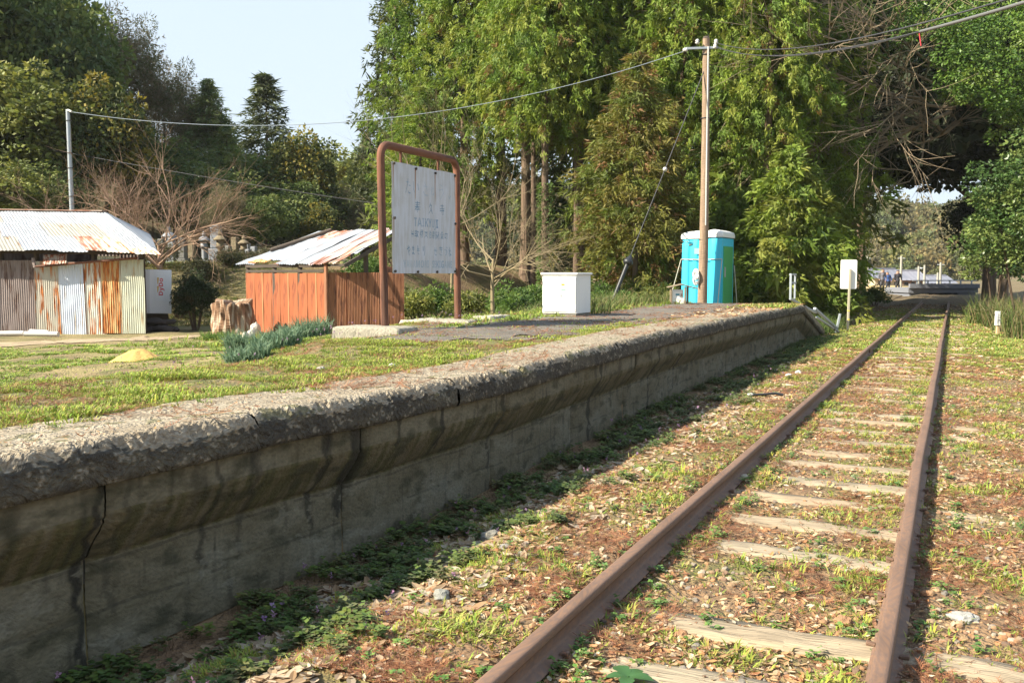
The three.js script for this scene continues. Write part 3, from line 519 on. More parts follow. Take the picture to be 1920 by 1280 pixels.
function spikes(name, label, category, group, px, D, n, spread, len, W, cols, lean = 0.5) {
  const [x, z] = plan(px, D), t = thing(name, label, category, [x, 0, z], 0, group), L = new Leaves();
  for (let i = 0; i < n; i++) {
    const a = rr(0, 6.28), r = spread * Math.sqrt(rnd()), o = V(Math.cos(a) * r, 0, Math.sin(a) * r); o.y = G(x + o.x, z + o.z) - 0.02;
    const d = V(rr(-lean, lean), 1, rr(-lean, lean)).normalize(), w = d.clone().cross(unit()).normalize(), l = len * rr(0.6, 1.2), k = jig(pick(cols), 0.2);
    const m = o.clone().addScaledVector(d, l * 0.6), d2 = d.clone().add(V(rr(-0.6, 0.6), rr(-0.9, -0.1), rr(-0.6, 0.6))).normalize(), e = m.clone().addScaledVector(d2, l * 0.5);
    const a1 = o.clone().addScaledVector(w, W), a2 = o.clone().addScaledVector(w, -W), b1 = m.clone().addScaledVector(w, W * 0.8), b2 = m.clone().addScaledVector(w, -W * 0.8);
    L.tri(a1, a2, b1, k); L.tri(a2, b2, b1, k); L.tri(b1, b2, e, k);
  }
  mesh('leaf_blades', L.geo(), crownMat, t); return t;
}
reseed(63);
const BLUEG = [[0.17, 0.27, 0.16], [0.22, 0.32, 0.20], [0.13, 0.21, 0.12]];
for (const [px, D, n, s, l, lab] of [[570, 11.8, 800, 0.30, 0.30, 'large clump of grey-green daffodil leaves against the rusty shed corner'], [515, 10.8, 700, 0.28, 0.26, 'middle clump of grey-green daffodil leaves below the rusty shed'], [463, 10.0, 520, 0.22, 0.22, 'sprawling daffodil leaf clump nearest the grass edge'], [440, 12.4, 380, 0.10, 0.32, 'small upright daffodil leaf tuft beside the stump']])
  spikes('daffodil_clump', lab, 'plant', 'daffodil leaf clumps', px, D, n, s, l, 0.008, BLUEG, 0.45);
spikes('grass_tussock', 'bright green grass tussock at the foot of the stump', 'grass', null, 408, 17.2, 500, 0.32, 0.2, 0.006, [[0.12, 0.21, 0.03], [0.15, 0.24, 0.04]], 0.5);
const REED = [[0.13, 0.18, 0.035], [0.20, 0.20, 0.07], [0.28, 0.23, 0.11], [0.09, 0.15, 0.03]];
for (const [px, D] of [[1850, 26], [1880, 25], [1905, 23], [1925, 21], [1895, 27]]) spikes('reed_clump', 'tall grass clump at the foot of the glossy bush', 'grass', 'tall grass clumps below the glossy bush', px, D, 260, 0.5, 0.85, 0.011, REED, 0.4);
for (const [px, D] of [[890, 20.5], [935, 20.5], [965, 20], [850, 21], [1105, 16.6], [1130, 18], [1165, 19.5], [1090, 15.4], [1010, 18.5], [1055, 19], [1230, 21.2], [810, 20]]) spikes('weed_clump', 'sunlit weedy grass clump along the back of the platform', 'grass', 'weedy clumps along the back of the platform', px, D, 240, 0.5, 0.36, 0.007, [[0.16, 0.2, 0.05], [0.24, 0.22, 0.09], [0.11, 0.17, 0.035]], 0.6);
for (const [px, D] of [[1545, 23.8], [1560, 25.5], [1530, 26]]) spikes('weed_clump', 'grass clump between the platform ramp and the white board', 'grass', 'grass clumps by the platform ramp', px, D, 200, 0.4, 0.45, 0.008, [[0.13, 0.18, 0.04], [0.09, 0.15, 0.035]], 0.6);

// ---------------------------------------------------------------- far hill with its wood
{
  const top = [[300, 330], [600, 330], [700, 345], [900, 370], [1300, 390], [1500, 400], [1600, 398], [1700, 410], [1850, 405], [2100, 380]];
  const yTop = (px) => { for (let i = 1; i < top.length; i++) if (px <= top[i][0]) return lerp(top[i - 1][1], top[i][1], (px - top[i - 1][0]) / (top[i][0] - top[i - 1][0])); return 380; };
  const surf = (u, v) => { const px = lerp(300, 2100, u), D = lerp(170, 260, v), [x, z] = plan(px, D), H = (EYE + (512 - yTop(px)) * 240 / FOCAL) * sst(v, 0, 0.85); return V(x, H - 1, z); };
  structure('far_hill', grid(60, 14, surf), std(C(0.10, 0.10, 0.05), 1));
  reseed(71);
  const lump = broadGeo({ R: [1, 0.9, 1], cy: 0.4, n: 26, clump: 0.34, leaf: 60, len: 0.17, wide: 0.4, cols: [[1, 1, 1], [0.75, 0.8, 0.8], [1.2, 1.1, 1]] });
  const N = 1500, im = new THREE.InstancedMesh(lump, crownMat, N), m = new THREE.Matrix4(), c = new THREE.Color();
  for (let i = 0; i < N; i++) { const p = surf(rnd(), Math.pow(rnd(), 0.8)), s = rr(2, 4.6); m.compose(p, new THREE.Quaternion().setFromAxisAngle(V(0, 1, 0), rr(0, 6)), V(s, s * rr(0.8, 1.3), s)); im.setMatrixAt(i, m); const k = pick([[0.17, 0.18, 0.06], [0.22, 0.19, 0.085], [0.13, 0.15, 0.05], [0.19, 0.165, 0.07]]); im.setColorAt(i, c.setRGB(...jig(k, 0.2))); }
  im.name = 'distant_forest'; scene.add(im); stuff(im, 'hazy mixed wood covering the distant hill', 'forest');
}
// ---------------------------------------------------------------- materials of the built things
const rustTex = (s, base, rust, amount, streak = 1) => dataTex(256, 512, (u, v) => {
  const a = fbm(u * 3 + s * 7, v * 1.6 + s, 4), st = fbm(u * 12 + s * 3, v * 1.1, 3), sp = n2(u * 40 + s, v * 60);
  let k = base.map((x) => x * (0.94 + 0.12 * n2(u * 20, v * 3 + s)));
  const r = clamp((a * 1.3 + st * streak + amount) * 2.4, 0, 1);
  const rc = mix3(rust, [rust[0] * 0.5, rust[1] * 0.4, rust[2] * 0.4], clamp(0.35 + 1.3 * fbm(u * 6, v * 5 + s, 3), 0, 1));
  k = mix3(k, rc, r); if (sp > 0.78) k = mix3(k, rust, 0.5); return k;
}, true, true);
const metal = (map, rough = 0.55, color = 0xffffff) => std(color, rough, { map, metalness: 0.05, bumpMap: again(grainBump, 2, 2), bumpScale: 0.002 });
const ORANGE = [0.50, 0.17, 0.035], BROWNR = [0.22, 0.085, 0.045];
const M = {
  galv: metal(rustTex(1, [0.31, 0.335, 0.37], [0.38, 0.16, 0.06], -0.7)),
  cream: metal(rustTex(2, [0.31, 0.295, 0.255], [0.25, 0.16, 0.09], -0.35, 0.5)),
  creamRust: metal(rustTex(3, [0.52, 0.49, 0.41], ORANGE, -0.12)),
  rustRoof: metal(rustTex(4, [0.45, 0.38, 0.32], [0.33, 0.13, 0.07], 0.3), 0.8),
  brownSheet: metal(rustTex(5, [0.27, 0.22, 0.205], [0.17, 0.12, 0.10], -0.1), 0.75),
  blueSheet: metal(rustTex(6, [0.62, 0.68, 0.78], [0.55, 0.5, 0.4], -0.5)),
  whiteRust: metal(rustTex(7, [0.68, 0.66, 0.58], ORANGE, 0.06, 1.3)),
  heavyRust: metal(rustTex(8, [0.6, 0.42, 0.2], ORANGE, 0.3, 1.2), 0.8),
  greenSheet: metal(rustTex(9, [0.56, 0.58, 0.47], [0.45, 0.32, 0.16], -0.42)),
  redSheet: metal(rustTex(10, [0.32, 0.095, 0.035], [0.25, 0.075, 0.03], -0.15, 0.4), 0.85),
  redCorr: metal(rustTex(11, [0.36, 0.17, 0.09], [0.22, 0.10, 0.06], -0.12, 0.8), 0.9),
  pinkRoof: metal(rustTex(12, [0.46, 0.36, 0.35], BROWNR, -0.1), 0.7),
  rustPipe: metal(rustTex(13, [0.18, 0.075, 0.043], [0.115, 0.055, 0.035], 0.03, 0.6), 0.85),
  darkWood: std(C(0.09, 0.07, 0.055), 0.95, { bumpMap: woodBump, bumpScale: 0.01 }),
  greyWood: std(C(0.9, 0.85, 0.8), 0.95, { map: woodTex[1], bumpMap: woodBump, bumpScale: 0.005 }),
  steel: std(C(0.36, 0.40, 0.43), 0.45, { metalness: 0.3 }),
  concrete: std(C(0.36, 0.33, 0.26), 0.95, { map: again(fineGrain, 2, 2), bumpMap: again(grainBump, 3, 3), bumpScale: 0.012 }),
  darkConc: std(C(0.25, 0.235, 0.2), 0.95, { map: again(fineGrain, 2, 2), bumpMap: again(grainBump, 3, 3), bumpScale: 0.012 }),
  stoneA: std(C(0.2, 0.195, 0.18), 0.9, { map: again(fineGrain, 2, 2), bumpMap: again(grainBump, 3, 3), bumpScale: 0.01 }),
  stoneB: std(C(0.26, 0.21, 0.13), 0.95, { map: again(fineGrain, 2, 2), bumpMap: again(grainBump, 3, 3), bumpScale: 0.015 }),
  stoneC: std(C(0.25, 0.265, 0.29), 0.6, { map: again(fineGrain, 2, 2) }),
  black: std(C(0.02, 0.022, 0.025), 0.45), wire: std(C(0.045, 0.045, 0.05), 0.6), paleWire: std(C(0.25, 0.29, 0.32), 0.5),
  white: std(C(0.78, 0.77, 0.73), 0.6, { bumpMap: again(grainBump, 2, 2), bumpScale: 0.001 }), porcelain: std(C(0.52, 0.51, 0.48), 0.3),
};
// a metal sheet between four corners (a-b bottom, d-c top), waves running across u
function sheetGeo(a, b, c, d, waves, amp, warp = 0.008, seed0 = 0) {
  const nrm = b.clone().sub(a).cross(d.clone().sub(a)).normalize(), nu = Math.max(8, Math.round(waves * 6)), nv = 8;
  return grid(nu, nv, (u, v) => { const p = a.clone().lerp(b, u).lerp(d.clone().lerp(c, u), v); return p.addScaledVector(nrm, amp * Math.cos(u * waves * Math.PI * 2) + warp * n2(u * 1.5 + seed0, v * 2 + seed0 * 3)); });
}
const flip = (g) => g;

// ---------------------------------------------------------------- station name board
{
  const X = -6.08, z0 = -9.28, z1 = -11.12, yb = 0.66, top = 2.79, R = 0.15, r = 0.047;
  const t = thing('station_name_board', 'faded white station name board hung in a rusty pipe frame', 'sign', [X, 0, 0]);
  const arc = (cz, cy, a0, a1) => { const o = []; for (let i = 0; i <= 8; i++) { const a = lerp(a0, a1, i / 8); o.push(V(0, cy + Math.sin(a) * R, cz + Math.cos(a) * R)); } return o; };
  const path = [V(0.02, yb, z0 - 0.03), V(0.01, 1.6, z0 - 0.01), ...arc(z0 - R, top - R, 0, Math.PI / 2), V(0, top, -10.2), ...arc(z1 + R, top - R, Math.PI / 2, Math.PI), V(0, 1.6, z1), V(0.01, yb - 0.02, z1)];
  const cp = new THREE.CurvePath(); for (let i = 1; i < path.length; i++) cp.add(new THREE.LineCurve3(path[i - 1], path[i]));
  mesh('frame', new THREE.TubeGeometry(cp, 160, r, 14), M.rustPipe, t);
  for (const z of [-9.72, -10.62]) mesh('hanger', box(0.02, 0.22, 0.035, [0, top - 0.14, z], [0, 0, 0], 0.003), M.rustPipe, t);
  for (const [za, zb] of [[z0, z0 - 0.22], [z1 + 0.2, z1]]) mesh('bracket', box(0.03, 0.07, Math.abs(zb - za), [-0.01, 1.33, (za + zb) / 2], [0, 0, 0], 0.004), M.rustPipe, t);
  mesh('cross_bar', box(0.02, 0.05, 1.5, [-0.035, 1.33, -10.2], [0, 0, 0], 0.003), M.rustPipe, t);
  // lettering: strokes on a 10 x 10 grid
  const GL_ = {
    ta: '1,2 6,2;4,0 3,4 1,9;6,4 9,4;5,8 6,9 9,9', i: '1,1 1,6 3,8;8,2 9,6', ki: '2,1 8,1;2,3 8,3;4,0 7,6;2,7 4,9 8,9', yu: '2,3 2,8;2,5 5,3 8,4 8,7 5,8;5,2 5,9', u: '4,0 7,1;2,4 7,3 8,6 4,10', zi: '3,0 3,7 5,9 8,7;6,1 7,2;8,0 9,1',
    ya: '1,4 7,2 9,4 7,6;5,0 6,2;3,1 6,10', ma: '2,2 8,2;2,4 8,4;5,0 5,8 3,9 2,8 4,7 8,9', mo: '4,0 4,8 6,9 8,7;2,3 7,3;2,5 7,5', ri: '3,1 3,5;7,0 7,6 5,10', se: '1,4 9,4;3,1 3,8 5,9 8,9;7,1 7,6', ga: '1,3 6,3 6,8 4,9;4,0 2,9;8,3 9,6;7,0 8,1;9,0 10,1', ne: '3,0 3,10;1,3 3,3 1,8;3,5 6,3 8,5 8,8 6,9 6,7 9,9',
    tai: '1,1 9,1;2,3 8,3;1,5 9,5;5,0 4,5 1,8;5,4 9,8;5,5 5,10;3,7 4,8;7,7 6,8', kyu: '4,0 2,4;3,2 7,2 5,7 1,10;5,5 9,10', ji: '2,1 8,1;5,0 5,4;1,4 9,4;1,6 9,6;7,5 7,10 5,10;3,7 4,8',
    k1: '2,1 8,1;2,1 2,6;2,3 8,3;2,5 9,5;8,1 8,3;2,6 9,6 8,9;3,8 4,9', k2: '1,1 5,1;1,1 1,8;5,1 5,9;1,3 5,3;1,5 5,5;0,8 6,7;6,2 9,2 6,9;6,4 9,9', k3: '3,0 8,0 8,5;3,0 3,5;3,2 8,2;3,4 8,4;1,2 1,6 9,6;5,6 5,10;3,7 2,9;7,7 8,9', k4: '1,2 9,2;3,3 7,3 7,6 3,6 3,3;5,0 5,10;5,6 1,9;5,6 9,9', k5: '3,0 1,4;2,3 2,10;5,2 9,2 9,9 5,9 5,2;5,5 9,5;7,0 6,2', k6: '1,1 5,1 5,3 1,3;1,5 5,5;3,0 1,7;2,6 5,6 5,9 2,9 2,6;7,0 7,10;7,1 9,1 8,4 9,6 7,7', k7: '1,1 4,1 4,4 1,4;1,1 1,10;6,1 9,1;6,4 9,4;9,1 9,10;3,6 7,6;5,6 3,9;5,7 7,9', k8: '5,0 1,4;5,0 9,4;3,4 7,4;2,6 8,6;5,4 5,9;1,9 9,9;3,7 3,8;7,7 7,8', k9: '1,2 4,2 4,8 1,8 1,2;1,5 4,5;2,2 2,8;5,2 9,2;8,2 8,9 6,9',
  };
  const cv = document.createElement('canvas'); cv.width = 1024; cv.height = 880; const g = cv.getContext('2d');
  g.fillStyle = '#b8babf'; g.fillRect(0, 0, 1024, 880);
  reseed(81);
  const im = g.getImageData(0, 0, 1024, 880);
  for (let y = 0; y < 880; y++) for (let x = 0; x < 1024; x++) { const k = (y * 1024 + x) * 4, s = fbm(x * 0.02, y * 0.0025, 4), f = fbm(x * 0.006, y * 0.006, 3), q = clamp(s * 1.1 + f * 0.4, -0.4, 0.5) * 22; im.data[k] -= q * 0.7; im.data[k + 1] -= q * 0.85; im.data[k + 2] -= q * 1.1; }
  g.putImageData(im, 0, 0);
  g.lineJoin = g.lineCap = 'round';
  const strokes = (key, x, y, w, h, lw, col) => { g.strokeStyle = col; for (const s of GL_[key].split(';')) { const p = s.split(' ').map((q) => q.split(',').map(Number)); for (let i = 1; i < p.length; i++) { if (rnd() < 0.10) continue; g.globalAlpha = rr(0.45, 1); g.lineWidth = lw * rr(0.7, 1.1); g.beginPath(); g.moveTo(x + p[i - 1][0] * w / 10, y + p[i - 1][1] * h / 10); g.lineTo(x + p[i][0] * w / 10, y + p[i][1] * h / 10); g.stroke(); } } g.globalAlpha = 1; };
  const row = (keys, x0, x1, y, h, w, lw, col) => keys.forEach((k, i) => strokes(k, lerp(x0, x1, keys.length > 1 ? i / (keys.length - 1) : 0) - w / 2, y, w, h, lw, col));
  row(['ta', 'i', 'ki', 'yu', 'u', 'zi'], 215, 890, 120, 120, 100, 9, 'rgba(120,150,178,0.55)');
  row(['ta', 'i'], 215, 350, 120, 120, 100, 9, 'rgba(62,96,128,0.5)');
  row(['tai', 'kyu', 'ji'], 372, 770, 290, 84, 76, 9, '#5b7890');
  const words = (s, x, y, size, col, sx = 1) => { g.save(); g.translate(x, y); g.scale(sx, 1); g.font = `bold ${size}px sans-serif`; g.fillStyle = col; for (const ch of s) { g.globalAlpha = rr(0.4, 0.95); g.fillText(ch, 0, 0); g.translate(g.measureText(ch).width * 1.03, 0); } g.restore(); g.globalAlpha = 1; };
  words('TAIKYUJI', 318, 492, 100, '#5d7c98', 0.92);
  row(['k1', 'k2', 'k3', 'k4', 'k5', 'k6', 'k7', 'k8', 'k9'], 290, 835, 522, 64, 54, 7, '#587690');
  row(['ya', 'ma', 'mo', 'ri'], 220, 462, 652, 78, 62, 8, '#53728e');
  row(['se', 'ki', 'ga', 'ne'], 672, 905, 652, 78, 62, 8, '#6c879e');
  words('YAMAMORI', 138, 832, 84, '#8298aa', 0.84); words('SEKIGANE', 598, 832, 84, '#7c93a7', 0.84);
  for (let i = 0; i < 2600; i++) { g.fillStyle = pick(['#babcc0', '#b3b5b9', '#bec0c4']); g.globalAlpha = rr(0.3, 0.9); g.fillRect(rr(0, 1024), rr(90, 860), rr(1, 5), rr(2, 16)); }
  g.globalAlpha = 1;
  for (const [x, y, n] of [[345, 34, 170], [680, 40, 160], [12, 12, 60], [1010, 20, 80], [345, 20, 60], [12, 440, 60], [1010, 440, 60]]) for (let i = 0; i < n; i++) { g.fillStyle = `rgba(${110 + rr(0, 40)},${70 + rr(0, 20)},40,${rr(0.05, 0.3)})`; const l = rr(0, 1) ** 2 * 260; g.fillRect(x + rr(-5, 5), y, rr(1, 3), l); }
  const tex = new THREE.CanvasTexture(cv); tex.colorSpace = THREE.SRGBColorSpace;
  const za = -9.44, zb = -10.98, y0 = 1.285, y1 = 2.60;
  const bul = (u, v) => 0.028 * Math.abs(Math.sin(u * Math.PI * 3)) ** 1.2 * (0.6 + 0.4 * v) - 0.012 * v * Math.exp(-(((u - 0.66) / 0.03) ** 2)) + 0.004 * n2(u * 6, v * 4);
  const front = grid(60, 30, (u, v) => V(0.055 + bul(u, v), lerp(y0, y1 - 0.012 * Math.sin(u * Math.PI * 3) ** 2 * 0, v), lerp(za, zb, u)));
  const panel = mesh('panel', front, std(0xffffff, 0.55, { map: tex, bumpMap: again(grainBump, 2, 2), bumpScale: 0.001 }), t);
  mesh('panel_back', grid(60, 30, (u, v) => V(0.043 + bul(u, v), lerp(y0, y1, v), lerp(zb, za, 1 - u))), std(C(0.45, 0.44, 0.42), 0.7), t);
  for (const [u, v] of [[0.015, 0.985], [0.34, 0.975], [0.665, 0.97], [0.985, 0.98], [0.015, 0.5], [0.985, 0.5], [0.02, 0.02], [0.36, 0.015], [0.67, 0.015], [0.98, 0.02]]) mesh('bolt', cyl(0.017, 0.013, 0.024, [0.062 + bul(u, v), lerp(y0, y1, v), lerp(za, zb, u)], [0, 0, Math.PI / 2], 8), M.darkWood, t);
  const foot = (z, w, l, h, y, x) => { const gg = grid(24, 24, (u, v) => { const sx = clamp((u - 0.5) * 2.6, -1, 1), sz = clamp((v - 0.5) * 2.6, -1, 1), e = Math.max(Math.abs(u - 0.5), Math.abs(v - 0.5)) * 2, dn = e > 0.8 ? (e - 0.8) / 0.2 : 0; return V(x + sx * w / 2 + 0.012 * n2(u * 5 + z, v * 5), y - h * dn - 0.01 * Math.max(0, fbm(u * 6 + z, v * 6)) - 0.025 * Math.pow(Math.max(Math.abs(sx), Math.abs(sz)), 10), z + sz * l / 2 + 0.012 * n2(u * 4, v * 4 + z)); }, (u, v) => [u, v]); mesh('footing', gg, M.concrete, t); };
  foot(z0 + 0.06, 0.92, 0.44, 0.30, 0.672, -0.06); foot(z1 + 0.1, 0.62, 0.5, 0.25, 0.672, 0.06);
}
{ // flat concrete remains behind the board
  reseed(82);
  for (const [px, py, D, w, l, lab] of [[800, 606, 13.4, 1.0, 0.5, 'low concrete slab half buried in front of the right sign post'], [925, 601, 13.6, 0.8, 0.35, 'pale concrete slab lying right of the sign post'], [842, 598, 15.2, 0.7, 0.5, 'broken concrete slab behind the name board']]) {
    const p = at(px, py, D); const gy = G(p.x, p.z); tag(mesh('concrete_slab', grid(12, 8, (u, v) => { const e = Math.max(Math.abs(u - 0.5), Math.abs(v - 0.5)) > 0.47; return V(p.x + (v - 0.5) * l + 0.03 * n2(u * 3 + px, v * 3), gy + (e ? -0.05 : 0.05 + 0.012 * n2(u * 5, v * 5 + px)), p.z + (u - 0.5) * w + 0.03 * n2(u * 4, v * 4 + px)); }), std(C(0.42, 0.38, 0.31), 0.95, { map: again(fineGrain, 2, 2) })), lab, 'slab');
  }
}
// ---------------------------------------------------------------- white cabinet
{
  const p = at(1081, 593, 14.3), t = thing('electrical_cabinet', 'white two-door electrical cabinet on the platform', 'cabinet', [p.x, G(p.x, p.z), p.z], -0.02);
  const W = 0.575, Dp = 0.58, H = 0.655;
  const wm = std(C(0.72, 0.72, 0.69), 0.5);
  mesh('body', box(W, H - 0.06, Dp, [-W / 2, 0.05 + (H - 0.06) / 2, -Dp / 2], [0, 0, 0], 0.006), wm, t);
  mesh('plinth', box(W - 0.02, 0.05, Dp - 0.02, [-W / 2, 0.02, -Dp / 2]), M.concrete, t);
  mesh('lid', box(W + 0.05, 0.035, Dp + 0.05, [-W / 2, H + 0.006, -Dp / 2], [0, 0, 0], 0.012), wm, t);
  for (const [x0, x1] of [[-W + 0.02, -W / 2 - 0.004], [-W / 2 + 0.004, -0.012]]) mesh('door', box(x1 - x0, H - 0.11, 0.014, [(x0 + x1) / 2, H / 2 + 0.02, 0.006], [0, 0, 0], 0.003), wm, t);
  const lab = (name, x, y, w, h, f) => { const cv = document.createElement('canvas'); cv.width = 128; cv.height = 128; f(cv.getContext('2d')); const tx = new THREE.CanvasTexture(cv); tx.colorSpace = THREE.SRGBColorSpace; mesh(name, new THREE.PlaneGeometry(w, h).translate(x, y, 0.0145), std(0xffffff, 0.6, { map: tx }), t); };
  lab('notice_sticker', -W / 2 - 0.06, H - 0.19, 0.085, 0.14, (g) => { g.fillStyle = '#f1f0ea'; g.fillRect(0, 0, 128, 128); g.fillStyle = '#c9cac6'; for (const [x, y, w, h] of [[8, 8, 70, 30], [8, 60, 76, 6], [8, 92, 108, 28]]) g.fillRect(x, y, w, h); g.fillStyle = '#8f9698'; g.fillRect(88, 20, 30, 30); g.fillStyle = '#5f7d92'; g.fillRect(84, 66, 34, 18); });
  lab('warning_sticker', -W / 2 + 0.075, H - 0.175, 0.09, 0.155, (g) => { g.fillStyle = '#efeee8'; g.fillRect(0, 0, 128, 128); g.fillStyle = '#b98a2c'; g.fillRect(12, 40, 84, 22); g.fillStyle = '#75705a'; g.fillRect(12, 4, 14, 36); g.fillStyle = '#d9c640'; g.fillRect(12, 62, 84, 6); g.fillStyle = '#6e8f87'; g.fillRect(4, 104, 120, 20); g.fillStyle = '#d0d2cc'; g.fillRect(12, 78, 90, 12); });
  for (const [x, y] of [[-W + 0.014, 0.15], [-W + 0.014, H - 0.14], [-0.006, 0.15], [-0.006, H - 0.14]]) mesh('hinge', box(0.012, 0.05, 0.012, [x, y, 0.012], [0, 0, 0], 0.003), M.steel, t);
  mesh('door_latch', box(0.012, 0.05, 0.012, [-W / 2 + 0.03, H / 2, 0.018], [0, 0, 0], 0.003), M.steel, t);
}
// ---------------------------------------------------------------- utility pole, guy wire, cables
const poleBase = at(1316.5, 570, 25.55); poleBase.y = G(poleBase.x, poleBase.z);
const poleTop = V(poleBase.x + 0.02, EYE + (512 - 83) * 25.55 / FOCAL, poleBase.z);
{
  const t = thing('utility_pole', 'weathered wooden utility pole in front of the blue toilet', 'pole', [poleBase.x, poleBase.y - 0.1, poleBase.z]), H = poleTop.y - poleBase.y + 0.1;
  const pw = dataTex(128, 512, (u, v) => { const k = 0.85 + 0.2 * n2(u * 22, v * 3) + 0.15 * n2(u * 50, v * 9); return [0.31 * k, 0.215 * k, 0.145 * k]; });
  mesh('shaft', grid(14, 24, (u, v) => { const a = u * Math.PI * 2, r = lerp(0.135, 0.092, v) * (1 + 0.03 * n2(Math.cos(a) * 2 + 5, v * 5)); return V(Math.cos(a) * r + 0.03 * Math.sin(v * 3), v * H, Math.sin(a) * r); }, (u, v) => [u, v * 3]), std(0xffffff, 0.9, { map: pw, bumpMap: again(woodBump, 1, 3), bumpScale: 0.01 }), t);
  mesh('top_cap', cyl(0.098, 0.07, 0.06, [0.005, H + 0.03, 0]), M.darkWood, t);
  mesh('conduit', cyl(0.022, 0.022, H * 0.62, [0.09, H * 0.66, 0.09]), M.porcelain, t);
  const cx = CA, cz = -SA;                                             // across the view
  mesh('crossarm', plank(V(-0.55 * cx, H - 0.28, -0.55 * cz + 0.1), V(0.35 * cx, H - 0.25, 0.35 * cz + 0.1), 0.05, 0.06), M.steel, t);
  for (const [s, dy] of [[-0.52, -0.32], [-0.2, -0.1], [0.28, -0.22], [0.3, -0.1]]) mesh('insulator', tf(new THREE.LatheGeometry([[0.0, -0.07], [0.035, -0.065], [0.062, -0.025], [0.035, 0.0], [0.055, 0.022], [0.032, 0.06], [0, 0.07]].map(([a, b]) => new THREE.Vector2(a, b)), 12), { p: [s * cx, H + dy, s * cz + 0.12], r: [0, 0, Math.abs(s) > 0.4 ? 1.5 : 0] }), M.porcelain, t);
  for (const y of [H - 0.42, H - 2.1, H * 0.3]) mesh('band', tf(new THREE.TorusGeometry(0.112, 0.012, 6, 18), { p: [0.01, y, 0], r: [Math.PI / 2, 0, 0] }), M.wire, t);
  reseed(83);
  for (let i = 0; i < 7; i++) mesh('rope_loop', tf(new THREE.TorusGeometry(rr(0.07, 0.11), 0.02, 6, 18), { p: [-0.13 * cx + rr(-0.04, 0.04), 1.28 + rr(-0.1, 0.1), -0.13 * cz + 0.12 + rr(-0.03, 0.03)], r: [rr(-0.4, 0.4), YAW + rr(-0.5, 0.5), 0], s: [0.8, 1.4, 1] }), M.white, t);
}
{
  const a = at(1148, 566, 23.5), b = at(1176, 492, 23.7), c = poleTop.clone().add(V(0, -0.7, 0)), t = thing('guy_wire', 'guy wire with black cone-topped guard tube slanting up to the wooden pole', 'wire', [0, 0, 0]);
  const dir = c.clone().sub(a).normalize(), top = a.clone().addScaledVector(dir, 1.12), foot = a.clone().addScaledVector(dir, -0.6);
  mesh('guard_tube', bar(foot, top, 0.045, 0.05, 12), M.black, t);
  const q = new THREE.Quaternion().setFromUnitVectors(V(0, 1, 0), dir), hood = new THREE.LatheGeometry([[0.05, -0.06], [0.10, -0.05], [0.125, 0.0], [0.12, 0.05], [0.03, 0.21], [0.012, 0.23]].map(([x, y]) => new THREE.Vector2(x, y)), 16).applyQuaternion(q).translate(top.x, top.y, top.z);
  mesh('hood', hood, M.black, t);
  mesh('wire', bar(top, c, 0.012, 0.012, 6), M.wire, t);
  const i = top.clone().lerp(c, 0.46); mesh('ball_insulator', new THREE.SphereGeometry(0.06, 12, 8).translate(i.x, i.y, i.z), M.porcelain, t);
}
{
  const cable = (name, label, a, b, drop, r, m, tags) => { const t = thing(name, label, 'cable', [0, 0, 0]); mesh('wire', tube(sag(a, b, drop), r, 5, 40), m, t); return t; };
  const ins = poleTop.clone().add(V(-0.5 * CA, -0.3, 0.5 * SA)), mp = at(136, 214, 27);
  cable('power_cable', 'pale cable sagging from the thin metal pole to the wooden utility pole', mp, ins, 1.05, 0.010, M.paleWire);
  cable('power_cable', 'dark cable slanting down across the hillside trees behind the name board', at(-120, 240, 42), at(900, 410, 36), 0.2, 0.014, M.wire);
  const r = poleTop.clone().add(V(0.3 * CA, -0.12, -0.3 * SA));
  const e1 = at(1990, -25, 7.2), e2 = at(1990, -10, 7.2), e3 = at(1990, -12, 7.4);
  cable('overhead_cable', 'upper grey overhead cable running from the wooden pole to the top right corner', r, e1, 0.32, 0.009, M.wire);
  const t2 = cable('overhead_cable', 'lower sleeved overhead cable with a red tag at the top right', r.clone().add(V(0, -0.12, 0)), e2, 0.34, 0.009, M.wire);
  cable('overhead_cable', 'thin overhead cable running beside the sleeved one', r.clone().add(V(0, -0.1, 0.05)), e3, 0.38, 0.006, M.wire);
  const c2 = sag(r.clone().add(V(0, -0.12, 0)), e2, 0.34, 40), from = 33;
  mesh('sleeve', tube(c2.slice(from), 0.017, 8, 30), std(C(0.13, 0.13, 0.13), 0.5), t2);
  const g0 = c2[from]; mesh('red_tag', box(0.012, 0.14, 0.03, [g0.x, g0.y - 0.09, g0.z], [0, 0, 0.15], 0.004), std(C(0.45, 0.03, 0.04), 0.6), t2);
  const [mx, mz] = plan(140.5, 27), my = G(mx, mz), t = thing('metal_pole', 'thin galvanised metal pole rising behind the corrugated hut', 'pole', [mx, my, mz]);
  mesh('shaft', cyl(0.075, 0.055, mp.y - my + 0.1, [0, (mp.y - my) / 2, 0], [0, 0, 0.012], 12), M.steel, t);
  for (const k of [0.95, 0.78, 0.7, 0.55]) mesh('band', tf(new THREE.TorusGeometry(0.07, 0.012, 6, 14), { p: [0, (mp.y - my) * k, 0], r: [Math.PI / 2, 0, 0] }), M.wire, t);
  mesh('insulator', cyl(0.03, 0.03, 0.16, [0.08, mp.y - my, 0.03], [0, 0, 1.2]), M.porcelain, t);
}
